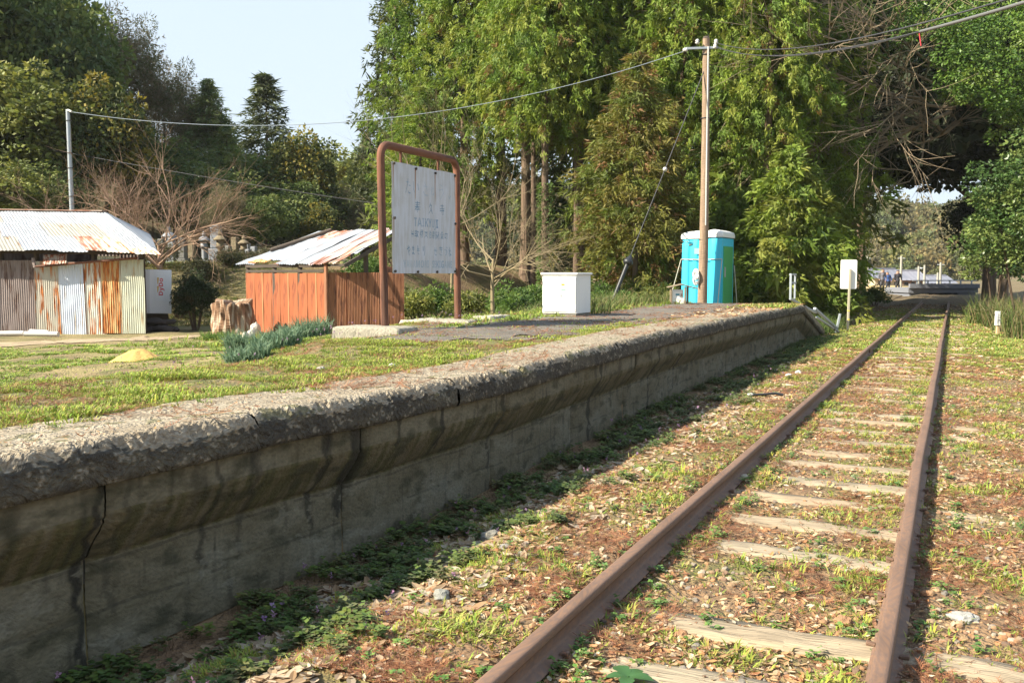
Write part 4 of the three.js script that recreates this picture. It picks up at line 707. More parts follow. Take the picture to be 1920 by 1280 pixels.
// ---------------------------------------------------------------- portable toilet and notice shelter
{
  const a = at(1278, 565, 26.3), b = at(1352, 565, 25.75), u = b.clone().sub(a).setY(0), W = u.length(), ang = Math.atan2(-u.z, u.x);
  const gy = 0.02, t = thing('portable_toilet', 'blue portable toilet with white roof and green door behind the wooden pole', 'toilet', [a.x, gy, a.z], ang), H = EYE + (512 - 447) * 26 / FOCAL - gy, Dp = 1.15;
  const blue = std(C(0.045, 0.52, 0.76), 0.45), green = std(C(0.06, 0.34, 0.12), 0.5);
  const wall = (w, ribs) => { const s = new THREE.Shape(); s.moveTo(0, 0); s.lineTo(0, 0); return s; };
  mesh('wall', grid(48, 10, (p, v) => { const rib = [0.12, 0.34, 0.56, 0.8].reduce((q, c) => q + 0.03 * sst(0.075 - Math.abs(p - c), 0, 0.03), 0); return V(p * W, v * H, (v > 0.04 && v < 0.93 ? rib : 0) + 0.04 * (1 - v)); }), blue, t);
  mesh('wall', grid(4, 4, (p, v) => V(0, v * H, -p * Dp)), blue, t); mesh('wall', grid(4, 4, (p, v) => V(p * W, v * H, -Dp)), blue, t);
  mesh('wall', grid(8, 8, (p, v) => V(W, v * H, -p * Dp)), blue, t);
  mesh('base', box(W + 0.06, 0.12, Dp + 0.06, [W / 2, 0.06, -Dp / 2]), std(C(0.1, 0.1, 0.11), 0.8), t);
  const door = mesh('door', box(0.03, H * 0.86, Dp * 0.76, [W + 0.012, H * 0.47, -Dp * 0.5], [0, 0, 0], 0.01), green, t);
  mesh('door_handle', box(0.02, 0.28, 0.1, [W + 0.034, H * 0.58, -Dp * 0.2], [0, 0, 0], 0.006), std(C(0.35, 0.37, 0.36), 0.5), door);
  const roof = grid(24, 24, (p, q) => { const ex = clamp((p - 0.5) * 2.3, -1, 1), ez = clamp((q - 0.5) * 2.3, -1, 1), m = Math.max(Math.abs(p - 0.5), Math.abs(q - 0.5)) * 2, side = m > 0.87 ? (m - 0.87) / 0.13 : 0; const dome = 0.10 * (1 - Math.pow(Math.max(Math.abs(ex), Math.abs(ez)), 3)) + 0.03 * sst(ex, 0.1, 0.4); return V(W / 2 + ex * (W / 2 + 0.03), H + 0.13 + dome - side * 0.14, -Dp / 2 + ez * (Dp / 2 + 0.03)); });
  mesh('roof', roof, std(C(0.74, 0.74, 0.72), 0.5), t);
  mesh('label_plate', box(0.22, 0.16, 0.008, [W * 0.42, H * 0.84, 0.045], [0, 0, 0], 0.002), std(C(0.25, 0.62, 0.72), 0.5), t);
  for (let i = 0; i < 4; i++) mesh('vent_slot', box(W * 0.3, 0.012, 0.01, [W * 0.22, H * 0.945 - i * 0.022, 0.012], [0, 0, 0], 0.002), std(C(0.02, 0.2, 0.3), 0.6), t);
  const ropeY = H * 0.74, P = (x, y, z) => V(x, y, z), rp = std(C(0.5, 0.48, 0.38), 0.9);
  mesh('rope', tube([P(-0.02, ropeY, 0.03), P(W * 0.5, ropeY - 0.01, 0.07), P(W + 0.02, ropeY, 0.04)], 0.012, 5, 12), rp, t);
  mesh('rope', bar(P(W + 0.02, ropeY, 0.04), P(W - 0.06, 0.1, 0.2), 0.012), rp, t); mesh('rope', bar(P(-0.02, ropeY, 0.03), P(-0.3, 0.3, 0.3), 0.012), rp, t);
  mesh('rope', bar(P(W + 0.03, ropeY * 0.9, -Dp), P(W + 0.15, 0.1, -Dp), 0.012), rp, t);
}
{
  const p = at(1276, 566, 20.6), gy = G(p.x, p.z), t = thing('notice_shelter', 'small roofed wooden notice shelter left of the utility pole', 'notice board', [p.x, gy, p.z], 0.40);
  for (const [x, z] of [[-0.22, 0.12], [0.08, 0.16], [0.17, -0.12], [-0.2, -0.14]]) mesh('post', box(0.04, 0.40, 0.04, [x, 0.19, z], [0, 0, 0], 0.004), M.greyWood, t);
  mesh('roof_board', box(0.32, 0.018, 0.42, [-0.13, 0.415, 0], [0, 0, 0.22], 0.003), M.greyWood, t); mesh('roof_board', box(0.36, 0.018, 0.42, [0.17, 0.40, 0], [0, 0, -0.26], 0.003), M.greyWood, t);
  const post = (name, x, y, w, h, z, f) => { const cv = document.createElement('canvas'); cv.width = cv.height = 128; f(cv.getContext('2d')); const tx = new THREE.CanvasTexture(cv); tx.colorSpace = THREE.SRGBColorSpace; mesh(name, box(w, h, 0.012, [x, y, z - 0.008], [0, 0, 0], 0.002), M.white, t); mesh(name, new THREE.PlaneGeometry(w * 0.96, h * 0.96).translate(x, y, z), std(0xffffff, 0.7, { map: tx }), t); };
  post('poster', -0.07, 0.235, 0.24, 0.19, 0.09, (g) => { g.fillStyle = '#ecebe6'; g.fillRect(0, 0, 128, 128); g.fillStyle = '#6fa0ad'; g.fillRect(36, 58, 48, 30); g.fillStyle = '#41778c'; g.fillRect(40, 76, 36, 14); g.fillStyle = '#b7a08a'; g.fillRect(96, 60, 24, 44); g.fillStyle = '#bfbdb8'; g.fillRect(14, 16, 90, 8); });
  post('poster', -0.07, 0.085, 0.26, 0.13, 0.10, (g) => { g.fillStyle = '#efece2'; g.fillRect(0, 0, 128, 128); g.fillStyle = '#b0463a'; g.fillRect(14, 92, 36, 22); g.fillStyle = '#c9b89d'; g.fillRect(60, 40, 50, 12); g.fillRect(20, 24, 60, 8); });
}
// ---------------------------------------------------------------- corrugated hut
{
  const t = thing('corrugated_hut', 'low hut of mismatched corrugated sheets with a white sheet-metal roof', 'hut', [0, 0, 0]);
  const DL = 21.3, DR = 20.5, wl = (px) => lerp(DL, DR, (px + 60) / 332);
  const bot = (px, dy = 0) => { const p = at(px, 560, wl(px)); p.y = G(p.x, p.z) - 0.03 + dy; return p; }, topp = (px, py) => at(px, py, wl(px));
  const defs = [[-62, 6, 488, 'brownSheet', -0.02], [2, 66, 488, 'brownSheet', 0.0], [62, 116, 490, 'creamRust', 0.015], [112, 158, 491, 'blueSheet', 0.0], [152, 196, 491, 'whiteRust', 0.02], [192, 228, 489, 'heavyRust', 0.05], [184, 226, 480, 'greenSheet', 0.6], [226, 272, 487, 'greenSheet', 0.04]];
  const toCam = V(SA, 0, CA);
  defs.forEach(([a, b, py, m, dy], i) => { const o = toCam.clone().multiplyScalar(0.012 * (i % 2) - (i === 6 ? 0.03 : 0)), lean = i === 3 ? 0.03 : i === 4 ? 0.02 : 0; const L = bot(a + lean * 80, dy).add(o), R = bot(b + lean * 80, dy).add(o), TR = topp(b, py).add(o), TL = topp(a, py).add(o); mesh('wall_sheet', sheetGeo(L, R, TR, TL, Math.round((b - a) / 3.9), 0.008, 0.015, i * 3.1), M[m], t); });
  mesh('wall_sheet', sheetGeo(bot(272, 0.03), at(268, 560, wl(272) + 2.6).setY(0), at(268, 487, wl(272) + 2.6), topp(272, 487), 30, 0.008), M.brownSheet, t);
  mesh('wall_sheet', sheetGeo(bot(-62), at(-62, 560, 23.4).setY(0), at(-62, 487, 23.4), topp(-62, 487), 30, 0.008), M.brownSheet, t);
  mesh('back_wall', sheetGeo(at(-62, 560, 23.4).setY(0), at(268, 560, 23.6).setY(0), at(268, 470, 23.6), at(-62, 470, 23.4), 50, 0.008), M.brownSheet, t);
  for (const px of [2, 68, 176, 266]) mesh('post', plank(bot(px).addScaledVector(toCam, -0.08), topp(px, 466).addScaledVector(toCam, -0.08), 0.09, 0.09), M.darkWood, t);
  mesh('eave_beam', plank(topp(-60, 470).addScaledVector(toCam, -0.06), topp(285, 474).addScaledVector(toCam, -0.06), 0.09, 0.1), M.darkWood, t);
  mesh('gutter_pipe', bar(topp(80, 500).addScaledVector(toCam, 0.25), topp(266, 484).addScaledVector(toCam, 0.2), 0.03, 0.028, 8), M.rustPipe, t);
  mesh('gutter_bracket', plank(topp(78, 502).addScaledVector(toCam, 0.25), topp(75, 484).addScaledVector(toCam, 0.25), 0.04, 0.06), M.brownSheet, t);
  mesh('loose_sheet', sheetGeo(topp(95, 497).addScaledVector(toCam, 0.3), topp(138, 494).addScaledVector(toCam, 0.3), topp(134, 476).addScaledVector(toCam, 0.12), topp(90, 478).addScaledVector(toCam, 0.12), 9, 0.008), M.rustRoof, t);
  // roof: rows of sheets on the front slope, then the hipped end
  const R0 = at(-150, 394, 23.6), R1 = at(200, 399, 22.6), E0 = at(-150, 470, 21.1), E1 = at(299, 476, 20.0);
  const S = (u, v) => E0.clone().lerp(E1, u).lerp(R0.clone().lerp(R1, u), v);
  const nrm = E1.clone().sub(E0).cross(R0.clone().sub(E0)).normalize();
  const put = (u0, u1, v0, v1, m, lift, i) => { const o = nrm.clone().multiplyScalar(lift), n = Math.round((u1 - u0) * 62); mesh('roof_sheet', sheetGeo(S(u0, v0).add(o), S(u1, v0).add(o), S(u1, v1).add(o), S(u0, v1).add(o), n, 0.006, 0.012, i * 1.7), M[m], t); };
  let i = 0;
  for (const [u0, u1, m] of [[0, 0.34, 'cream'], [0.335, 0.44, 'cream'], [0.435, 0.60, 'galv'], [0.595, 0.755, 'galv'], [0.75, 0.90, 'galv'], [0.895, 1, 'galv']]) put(u0, u1, 0.64, 1.0, m, 0.01 + 0.006 * (i++ % 2), i);
  for (const [u0, u1, m] of [[0, 0.40, 'cream'], [0.395, 0.52, 'galv'], [0.515, 0.62, 'galv'], [0.61, 0.77, 'cream'], [0.765, 0.88, 'cream'], [0.875, 1, 'galv']]) put(u0, u1, 0.31, 0.66, m, 0.022 + 0.006 * (i++ % 2), i);
  for (const [u0, u1, m] of [[0, 0.46, 'cream'], [0.455, 0.60, 'galv'], [0.595, 0.72, 'galv'], [0.715, 0.80, 'rustRoof'], [0.795, 0.905, 'creamRust'], [0.90, 1.0, 'galv']]) put(u0, u1, m === 'rustRoof' ? 0.02 : -0.01 + 0.02 * (i % 2), 0.34, m, 0.034 + 0.006 * (i++ % 2), i);
  put(0.90, 1.0, -0.06, 0.08, 'creamRust', 0.05, 30);
  const B1 = at(285, 440, 24.6), RB = at(205, 400, 23.4);
  mesh('roof_sheet', sheetGeo(E1, B1, RB, R1, 24, 0.006), M.galv, t);
  const B0 = at(-150, 440, 24.8); mesh('roof_sheet', sheetGeo(B1, B0, at(-150, 395, 23.2), RB, 60, 0.006), M.cream, t);
  mesh('ridge_cap', plank(R0.clone().add(V(0, 0.03, 0)), R1.clone().add(V(0, 0.03, 0)), 0.16, 0.025), M.rustRoof, t);
}
{ // pale tubes lying at the foot of the hut wall
  const m = std(C(0.52, 0.5, 0.47), 0.8); let k = 0;
  for (const [a, b, r, lab] of [[[-30, 19.9], [42, 19.9], 0.055, 'grey pipe lying at the foot of the brown hut wall'], [[44, 19.8], [107, 19.75], 0.055, 'grey pipe lying below the cream hut sheet'], [[54, 20.1], [88, 20.05], 0.06, 'short white pipe resting behind the grey pipes']]) { const A = at(a[0], 600, a[1]), B = at(b[0], 600, b[1]); A.y = G(A.x, A.z) + r + (k === 2 ? 0.02 : 0); B.y = G(B.x, B.z) + r; tag(mesh('loose_pipe', bar(A, B, r, r, 12), k === 2 ? M.white : m), lab, 'pipe'); k++; }
}
{ // discarded vending machine lying on its side
  const a = at(270, 583, 21.6), b = at(322, 583, 21.9), u = b.clone().sub(a).setY(0), W = u.length(), H = 1.02, ang = Math.atan2(-u.z, u.x), gy = EYE + (512 - 588) * 21.7 / FOCAL;
  const t = thing('vending_machine', 'white vending machine on its side with red sideways lettering', 'vending machine', [a.x, G(a.x, a.z), a.z], ang);
  const y0 = gy - G(a.x, a.z);
  mesh('body', box(W, H, 0.75, [W / 2, y0 + H / 2, -0.375], [0, 0, -0.03], 0.012), std(C(0.74, 0.75, 0.78), 0.45), t);
  mesh('edge_panel', box(W * 0.19, H - 0.02, 0.02, [W * 0.11, y0 + H / 2 + 0.01, 0.006], [0, 0, -0.03], 0.004), std(C(0.62, 0.63, 0.66), 0.5), t);
  mesh('support_block', box(W * 0.8, y0 + 0.06, 0.4, [W * 0.5, y0 / 2, -0.38]), M.darkWood, t);
  const cv = document.createElement('canvas'); cv.width = 256; cv.height = 512; const g = cv.getContext('2d'); g.fillStyle = '#dcdee3'; g.fillRect(0, 0, 256, 512);
  g.save(); g.translate(182, 400); g.rotate(-Math.PI / 2); g.font = 'bold 132px sans-serif'; g.fillStyle = '#c8202f'; g.fillText('DyDo', 0, 0); g.restore();
  g.fillStyle = '#c99a2e'; for (const y of [60, 218]) { g.beginPath(); g.moveTo(52, y); g.lineTo(92, y); g.lineTo(74, y + 120); g.lineTo(60, y + 120); g.fill(); }
  const tx = new THREE.CanvasTexture(cv); tx.colorSpace = THREE.SRGBColorSpace;
  mesh('logo_panel', tf(new THREE.PlaneGeometry(W * 0.42, 0.64), { p: [W * 0.60, y0 + H * 0.58, 0.008], r: [0, 0, -0.03] }), std(0xffffff, 0.45, { map: tx }), t);
}
reseed(91);
for (let i = 0; i < 9; i++) { const px = 278 + (i % 5) * 11 + rr(-3, 3), D = 21.0 + rr(-0.1, 0.2), p = at(px, 590, D), r = rr(0.05, 0.085), y = G(p.x, p.z) + r + Math.floor(i / 5) * 0.14; const a = V(p.x - rr(0.15, 0.3), y, p.z + rr(-0.08, 0.08)), b = V(p.x + rr(0.15, 0.3), y + rr(-0.02, 0.04), p.z + rr(-0.08, 0.08)); tag(mesh('dark_log', grid(9, 6, (u, v) => { const q = a.clone().lerp(b, v), an = u * 6.283, R = r * (1 + 0.2 * n2(Math.cos(an) + i, v * 3)) * (v < 0.01 || v > 0.99 ? 0.2 : 1); return q.add(V(0, Math.cos(an) * R, Math.sin(an) * R)); }), std(C(0.055, 0.045, 0.04), 0.95, { bumpMap: woodBump, bumpScale: 0.01 })), 'blackened log in the heap under the vending machine', 'log', 'blackened logs under the vending machine'); }
{ // weathered stump
  const p = at(440, 608, 18.6), gy = G(p.x, p.z), t = thing('tree_stump', 'big weathered tree stump standing left of the rusty shed', 'stump', [p.x, gy - 0.05, p.z]);
  const H = 0.72, tx = dataTex(256, 256, (u, v) => { const s = n2(u * 16, v * 1.6), f = fbm(u * 40, v * 4, 3), k = 0.85 + 0.35 * f; const c = s > 0.35 ? [0.42, 0.34, 0.25] : mix3([0.22, 0.12, 0.065], [0.30, 0.20, 0.13], clamp(0.5 + s, 0, 1)); return c.map((x) => x * k); });
  const g = grid(72, 26, (u, v) => { const a = u * Math.PI * 2, w = Math.min(1, v / 0.8), rad = v > 0.8 ? (1 - (v - 0.8) / 0.2) : 1, ri = 0.10 * Math.abs(n2(Math.cos(a) * 2.6 + w * 0.5, Math.sin(a) * 2.6)) + 0.045 * n2(Math.cos(a) * 7, Math.sin(a) * 7 + w); const R = (0.35 + 0.05 * (1 - w) ** 2 + ri - 0.03 * w) * rad; return V(Math.cos(a) * R * 1.05 - 0.05 * w, H * w * (1 + 0.10 * n2(Math.cos(a) * 1.5, Math.sin(a) * 1.5) * w) - (v > 0.8 ? 0.05 * (v - 0.8) * 5 * (1 + n2(Math.cos(a) * 3, v * 9)) : 0), Math.sin(a) * R); }, (u, v) => [u * 2, v]);
  mesh('wood', g, std(0xffffff, 0.95, { map: tx, bumpMap: woodBump, bumpScale: 0.02 }), t);
  for (const [a, l] of [[0.6, 0.42], [2.0, 0.4], [5.4, 0.38]]) mesh('root', bar(V(Math.cos(a) * 0.3, 0.12, Math.sin(a) * 0.3), V(Math.cos(a) * (0.3 + l), 0.02, Math.sin(a) * (0.3 + l)), 0.07, 0.03, 7), std(C(0.34, 0.23, 0.14), 0.95), t);
}
{ // loose stones by the shed
  reseed(92);
  for (const [px, D, s, lab] of [[478, 18.2, 0.12, 'white stone standing against the rusty shed wall'], [470, 16.9, 0.09, 'pale stone at the foot of the shed'], [459, 16.4, 0.08, 'small pale stone beside the daffodil tuft']]) { const p = at(px, 600, D), g = new THREE.IcosahedronGeometry(s, 2), q = g.attributes.position; for (let i = 0; i < q.count; i++) { const k = 1 + 0.25 * n3(q.getX(i) * 9, q.getY(i) * 9, q.getZ(i) * 9 + px); q.setXYZ(i, q.getX(i) * k * 0.7, q.getY(i) * k * 1.3, q.getZ(i) * k); } g.computeVertexNormals(); g.translate(p.x, G(p.x, p.z) + s * 0.9, p.z); tag(mesh('pale_stone', g, std(C(0.5, 0.46, 0.38), 0.95)), lab, 'stone'); }
}
{ // sand heap
  const p = at(257, 668, 12.6), t = mesh('sand_heap', grid(40, 14, (u, v) => { const a = u * Math.PI * 2, r = v * 0.36 * (1 + 0.12 * n2(Math.cos(a), Math.sin(a))), x = p.x + Math.cos(a) * r, z = p.z + Math.sin(a) * r, k = 1 - v; return V(x, Math.max(G(x, z) - 0.015, G(p.x, p.z) + 0.25 * Math.pow(k, 0.9) * (1 - 0.15 * Math.exp(-k * 0)) - 0.03 * Math.exp(-v * v * 30) + 0.012 * fbm(x * 9, z * 9) - 0.015), z); }), std(C(0.58, 0.37, 0.12), 1, { bumpMap: again(grainBump, 4, 4), bumpScale: 0.01 }));
  tag(t, 'small heap of yellow sand on the grass in front of the hut', 'sand heap');
}
// ---------------------------------------------------------------- rusty shed
{
  const t = thing('rusty_shed', 'rusty red sheet-metal shed with a patched lean-to roof', 'shed', [0, 0, 0]);
  const K = [612, 17.8], Lw = [463, 20.0], Rw = [757, 17.75];
  const on = (A, B, s) => { const a = at(A[0], 512, A[1]), b = at(B[0], 512, B[1]); return a.lerp(b, s); };
  const foot = (p, dy = 0) => { p.y = G(p.x, p.z) - 0.02 + dy; return p; }, head = (p, y = 1.29) => { p.y = y; return p; };
  const out1 = V(SA, 0, CA).multiplyScalar(0.01);
  for (let i = 0; i < 9; i++) { // standing panels with folded seams
    const s0 = i / 9, s1 = (i + 1) / 9, a = foot(on(Lw, K, s0)), b = foot(on(Lw, K, s1)), c = head(on(Lw, K, s1)), d = head(on(Lw, K, s0));
    const panel = mesh('wall_panel', sheetGeo(a, b, c, d, 1, 0.004, 0.012, i * 2.3), M.redSheet, t);
    mesh('seam', plank(foot(on(Lw, K, s0)).add(out1), head(on(Lw, K, s0)).add(out1), 0.022, 0.022), std(i % 3 === 2 ? C(0.45, 0.24, 0.11) : C(0.33, 0.12, 0.05), 0.85), t);
  }
  const corr = [[0, 0.27], [0.26, 0.52], [0.51, 0.78], [0.77, 1]];
  corr.forEach(([s0, s1], i) => { const o = V(0.012 * (i % 2), 0, 0.006 * (i % 2)); mesh('wall_sheet', sheetGeo(foot(on(K, Rw, s0)).add(o), foot(on(K, Rw, s1)).add(o), head(on(K, Rw, s1), 1.30).add(o), head(on(K, Rw, s0), 1.30).add(o), 13, 0.011, 0.008, i * 4), M.redCorr, t); });
  mesh('corner_post', plank(foot(on(K, Lw, 0)).add(V(0.02, 0, 0.03)), head(on(K, Lw, 0), 1.47).add(V(0.02, 0, 0.03)), 0.06, 0.06), M.redCorr, t);
  const back = on(Lw, Rw, 0.5).clone().multiplyScalar(2).sub(on(K, K, 0)); // fourth corner
  back.y = 0;
  const Bk = [0, 0]; const bp = V(at(...[463, 512, 20]).x + at(757, 512, 17.75).x - at(612, 512, 17.8).x, 0, at(463, 512, 20).z + at(757, 512, 17.75).z - at(612, 512, 17.8).z);
  const lw = at(463, 512, 20), rw = at(757, 512, 17.75);
  mesh('back_sheet', sheetGeo(foot(lw.clone()), foot(bp.clone()), bp.clone().setY(1.25), lw.clone().setY(1.25), 30, 0.01), M.redCorr, t);
  for (const [s, A, B, y] of [[0.02, Lw, K, 1.47], [0.38, Lw, K, 1.46], [0.7, Lw, K, 1.46], [0.52, K, Rw, 1.78], [0.98, K, Rw, 2.0]]) { const a = on(A, B, s).add(V(-0.04, 0, -0.05)); mesh('post', plank(foot(a.clone()), a.clone().setY(y), 0.07, 0.07), M.darkWood, t); }
  mesh('eave_rail', plank(head(on(Lw, K, 0), 1.43), head(on(Lw, K, 1), 1.43), 0.06, 0.06), M.darkWood, t);
  mesh('inner_rail', plank(head(on(Lw, K, 0.02), 1.33), head(on(Lw, K, 0.98), 1.33), 0.04, 0.05), M.darkWood, t);
  const E0 = at(443, 497, 20.3), E1 = at(641, 496, 17.3), H1 = at(756, 431, 18.2), H0 = at(600, 436, 21.8);
  const S = (u, v) => E0.clone().lerp(E1, u).lerp(H0.clone().lerp(H1, u), v), nrm = E1.clone().sub(E0).cross(H0.clone().sub(E0)).normalize(); if (nrm.y < 0) nrm.negate();
  [[0, 0.20, 0, 1, 'galv', 0], [0.12, 0.30, 0.02, 0.12, 'heavyRust', 1.5], [0.18, 0.42, 0.10, 0.72, 'blueSheet', 1], [0.20, 0.44, 0.68, 1.0, 'rustRoof', 0], [0.40, 0.47, 0.0, 1.0, 'rustRoof', 0], [0.44, 0.62, -0.02, 1.0, 'galv', 1], [0.60, 0.74, 0, 1, 'galv', 0.3], [0.73, 0.88, -0.02, 1.0, 'pinkRoof', 1], [0.86, 0.955, 0.02, 0.98, 'rustRoof', 0], [0.945, 1.0, 0.25, 1, 'galv', 1.2]].forEach(([u0, u1, v0, v1, m, l], i) => { const o = nrm.clone().multiplyScalar(0.012 + 0.014 * l); mesh('roof_sheet', sheetGeo(S(u0, v0).add(o), S(u1, v0).add(o), S(u1, v1).add(o), S(u0, v1).add(o), Math.max(2, Math.round((u1 - u0) * 44)), 0.009, 0.02, i * 5.3), M[m], t); });
  mesh('verge_board', plank(S(1.0, 0.03).addScaledVector(nrm, -0.05), S(1.0, 1).addScaledVector(nrm, -0.05), 0.04, 0.07), M.darkWood, t);
  mesh('roof_weight', bar(S(0.06, 0.35).addScaledVector(nrm, 0.06), S(0.2, 0.98).addScaledVector(nrm, 0.06), 0.045, 0.04), M.darkWood, t);
  for (const v of [0.05, 0.5, 0.95]) mesh('purlin', plank(S(0, v).addScaledVector(nrm, -0.05), S(1, v).addScaledVector(nrm, -0.05), 0.05, 0.05), M.darkWood, t);
}
// ---------------------------------------------------------------- cemetery
{
  const lathe = (pts, n = 6) => new THREE.LatheGeometry(pts.map(([a, b]) => new THREE.Vector2(a, b)), n);
  const grave = (px, D, h, w, m, label, group, base = 0.3) => { const [x, z] = plan(px, D), t = thing('gravestone', label, 'gravestone', [x, G(x, z) - 0.03, z], YAW - 0.3 + rr(-0.2, 0.2), group); t.scale.setScalar(0.8); mesh('base', box(w * 2, base * 0.5, w * 2, [0, base * 0.25, 0], [0, 0, 0], 0.02), m, t); mesh('plinth', box(w * 1.5, base * 0.5, w * 1.5, [0, base * 0.75, 0], [0, 0, 0], 0.02), m, t); const g = box(w, h, w * 0.9, [0, base + h / 2, 0], [0, 0, 0], w * 0.14); mesh('stone', g, m, t); return t; };
  reseed(95);
  const GG = 'upright gravestones in the hillside cemetery', GLb = 'plain grey upright gravestone in the hillside cemetery';
  grave(443, 34, 0.85, 0.3, M.stoneB, 'tall brown round-topped gravestone in the middle of the cemetery', null, 0.4);
  grave(408, 38, 1.2, 0.5, M.stoneC, 'large blue-grey gravestone on a tall block behind the stone lantern', null, 0.9);
  for (const [px, D, h, w, m] of [[430, 31, 0.5, 0.22, 'stoneA'], [467, 33, 0.4, 0.22, 'stoneC'], [478, 35, 0.6, 0.26, 'stoneC'], [492, 37, 0.5, 0.24, 'stoneA'], [420, 37, 0.8, 0.3, 'stoneA'], [345, 33, 0.9, 0.3, 'stoneA'], [362, 34, 1.1, 0.28, 'stoneB'], [325, 33, 0.9, 0.28, 'stoneC'], [306, 34, 0.9, 0.3, 'stoneA'], [466, 39, 0.9, 0.26, 'stoneC'], [452, 36, 0.5, 0.24, 'stoneA'], [386, 36, 0.7, 0.26, 'stoneA'], [290, 35, 0.9, 0.28, 'stoneC'], [505, 38, 0.5, 0.24, 'stoneA'], [520, 39, 0.5, 0.26, 'stoneC'], [540, 40, 0.5, 0.26, 'stoneA'], [560, 38, 0.5, 0.26, 'stoneA'], [580, 38, 0.45, 0.26, 'stoneB']]) grave(px, D, h, w, M[m], GLb, GG);
  const lantern = (px, D, s, m, label) => { const [x, z] = plan(px, D), t = thing('stone_lantern', label, 'stone lantern', [x, G(x, z) - 0.03, z]); t.scale.setScalar(s * 0.8); mesh('base', lathe([[0, 0], [0.24, 0], [0.22, 0.12], [0.12, 0.2], [0, 0.2]]), m, t); mesh('shaft', lathe([[0.1, 0.18], [0.09, 0.62], [0.11, 0.7]], 10), m, t); mesh('light_box', lathe([[0.0, 0.68], [0.2, 0.72], [0.15, 0.8], [0.15, 1.02], [0, 1.02]]), m, t); mesh('roof', lathe([[0, 1.0], [0.27, 1.0], [0.28, 1.06], [0.12, 1.2], [0, 1.22]]), m, t); mesh('finial', lathe([[0, 1.18], [0.07, 1.22], [0.09, 1.3], [0.03, 1.42], [0, 1.45]], 8), m, t); };
  lantern(415, 30.5, 1.0, M.stoneB, 'mossy yellowish stone lantern nearest the stump'); lantern(385, 32, 1.0, M.stoneC, 'pale grey stone lantern beside the bare tree'); lantern(459, 33.5, 0.95, M.stoneB, 'slim stone pagoda finial left of the shed roof'); lantern(320, 35, 1.3, M.stoneC, 'tall white stone lantern seen through the bare twigs');
}
// ---------------------------------------------------------------- ramp railing, white board, distance post, litter
{
  const t = thing('ramp_railing', 'bent galvanised railing sloping down beside the platform ramp', 'railing', [0, 0, 0]);
  const P = (px, py, D) => at(px, py, D);
  mesh('post', plank(P(1482, 562, 21.6), P(1482, 514, 21.6), 0.05, 0.05), M.steel, t); mesh('post', plank(P(1490, 560, 22.0), P(1490, 514, 22.0), 0.04, 0.04), M.steel, t);
  mesh('top_rail', plank(P(1481, 514.5, 21.6), P(1491, 514.5, 22.0), 0.05, 0.04), M.steel, t); mesh('cross_rail', plank(P(1481, 530, 21.6), P(1491, 530, 22.0), 0.04, 0.04), M.steel, t);
  mesh('sloping_rail', plank(P(1482, 560, 21.7), P(1530, 586, 22.9), 0.06, 0.05), M.steel, t); mesh('sloping_rail', plank(P(1528, 578, 22.8), P(1570, 615, 23.6), 0.07, 0.05), M.steel, t); mesh('sloping_rail', plank(P(1532, 594, 22.7), P(1574, 622, 23.6), 0.05, 0.04), M.steel, t);
  mesh('end_post', plank(P(1569, 624, 23.6), P(1576, 588, 23.6), 0.06, 0.05), M.steel, t);
}
{
  const p = at(1591, 622, 23.7), gy = G(p.x, p.z), t = thing('sign_board', 'blank white rounded board on a pale post beside the track', 'sign', [p.x, gy, p.z], 0.36);
  mesh('post', box(0.05, 1.6, 0.05, [0.01, 0.78, -0.0], [0, 0, -0.015], 0.004), std(C(0.42, 0.38, 0.28), 0.85), t);
  const s = new THREE.Shape(), w = 0.2, h = 0.365, r = 0.04; s.moveTo(-w + r, -h); s.lineTo(w - r, -h); s.quadraticCurveTo(w, -h, w, -h + r); s.lineTo(w, h - r); s.quadraticCurveTo(w, h, w - r, h); s.lineTo(-w + r, h); s.quadraticCurveTo(-w, h, -w, h - r); s.lineTo(-w, -h + r); s.quadraticCurveTo(-w, -h, -w + r, -h);
  mesh('board', new THREE.ExtrudeGeometry(s, { depth: 0.012, bevelEnabled: true, bevelSize: 0.004, bevelThickness: 0.003, bevelSegments: 1 }).translate(0, 1.44, -0.045), M.white, t);
  for (const y of [0.3, 0.52]) mesh('yellow_band', box(0.056, 0.03, 0.056, [0.008, y, 0], [0, 0, -0.015], 0.003), std(C(0.6, 0.5, 0.08), 0.7), t);
}
{
  const p = at(1872, 631, 21.6), gy = G(p.x, p.z), t = thing('distance_post', 'short white distance post at the foot of the glossy bush', 'post', [p.x, gy, p.z], 0.45);
  mesh('stake', box(0.07, 0.34, 0.07, [0.015, 0.15, 0]), std(C(0.5, 0.36, 0.2), 0.9), t); mesh('plate', box(0.09, 0.33, 0.09, [0, 0.40, 0], [0, 0, 0], 0.006), M.white, t);
  mesh('marking', box(0.012, 0.2, 0.094, [0.0, 0.40, 0], [0, 0, 0], 0.002), std(C(0.15, 0.14, 0.16), 0.8), t);
  mesh('marking', box(0.05, 0.025, 0.095, [0.01, 0.36, 0], [0, 0, 0], 0.002), std(C(0.15, 0.14, 0.16), 0.8), t);
}
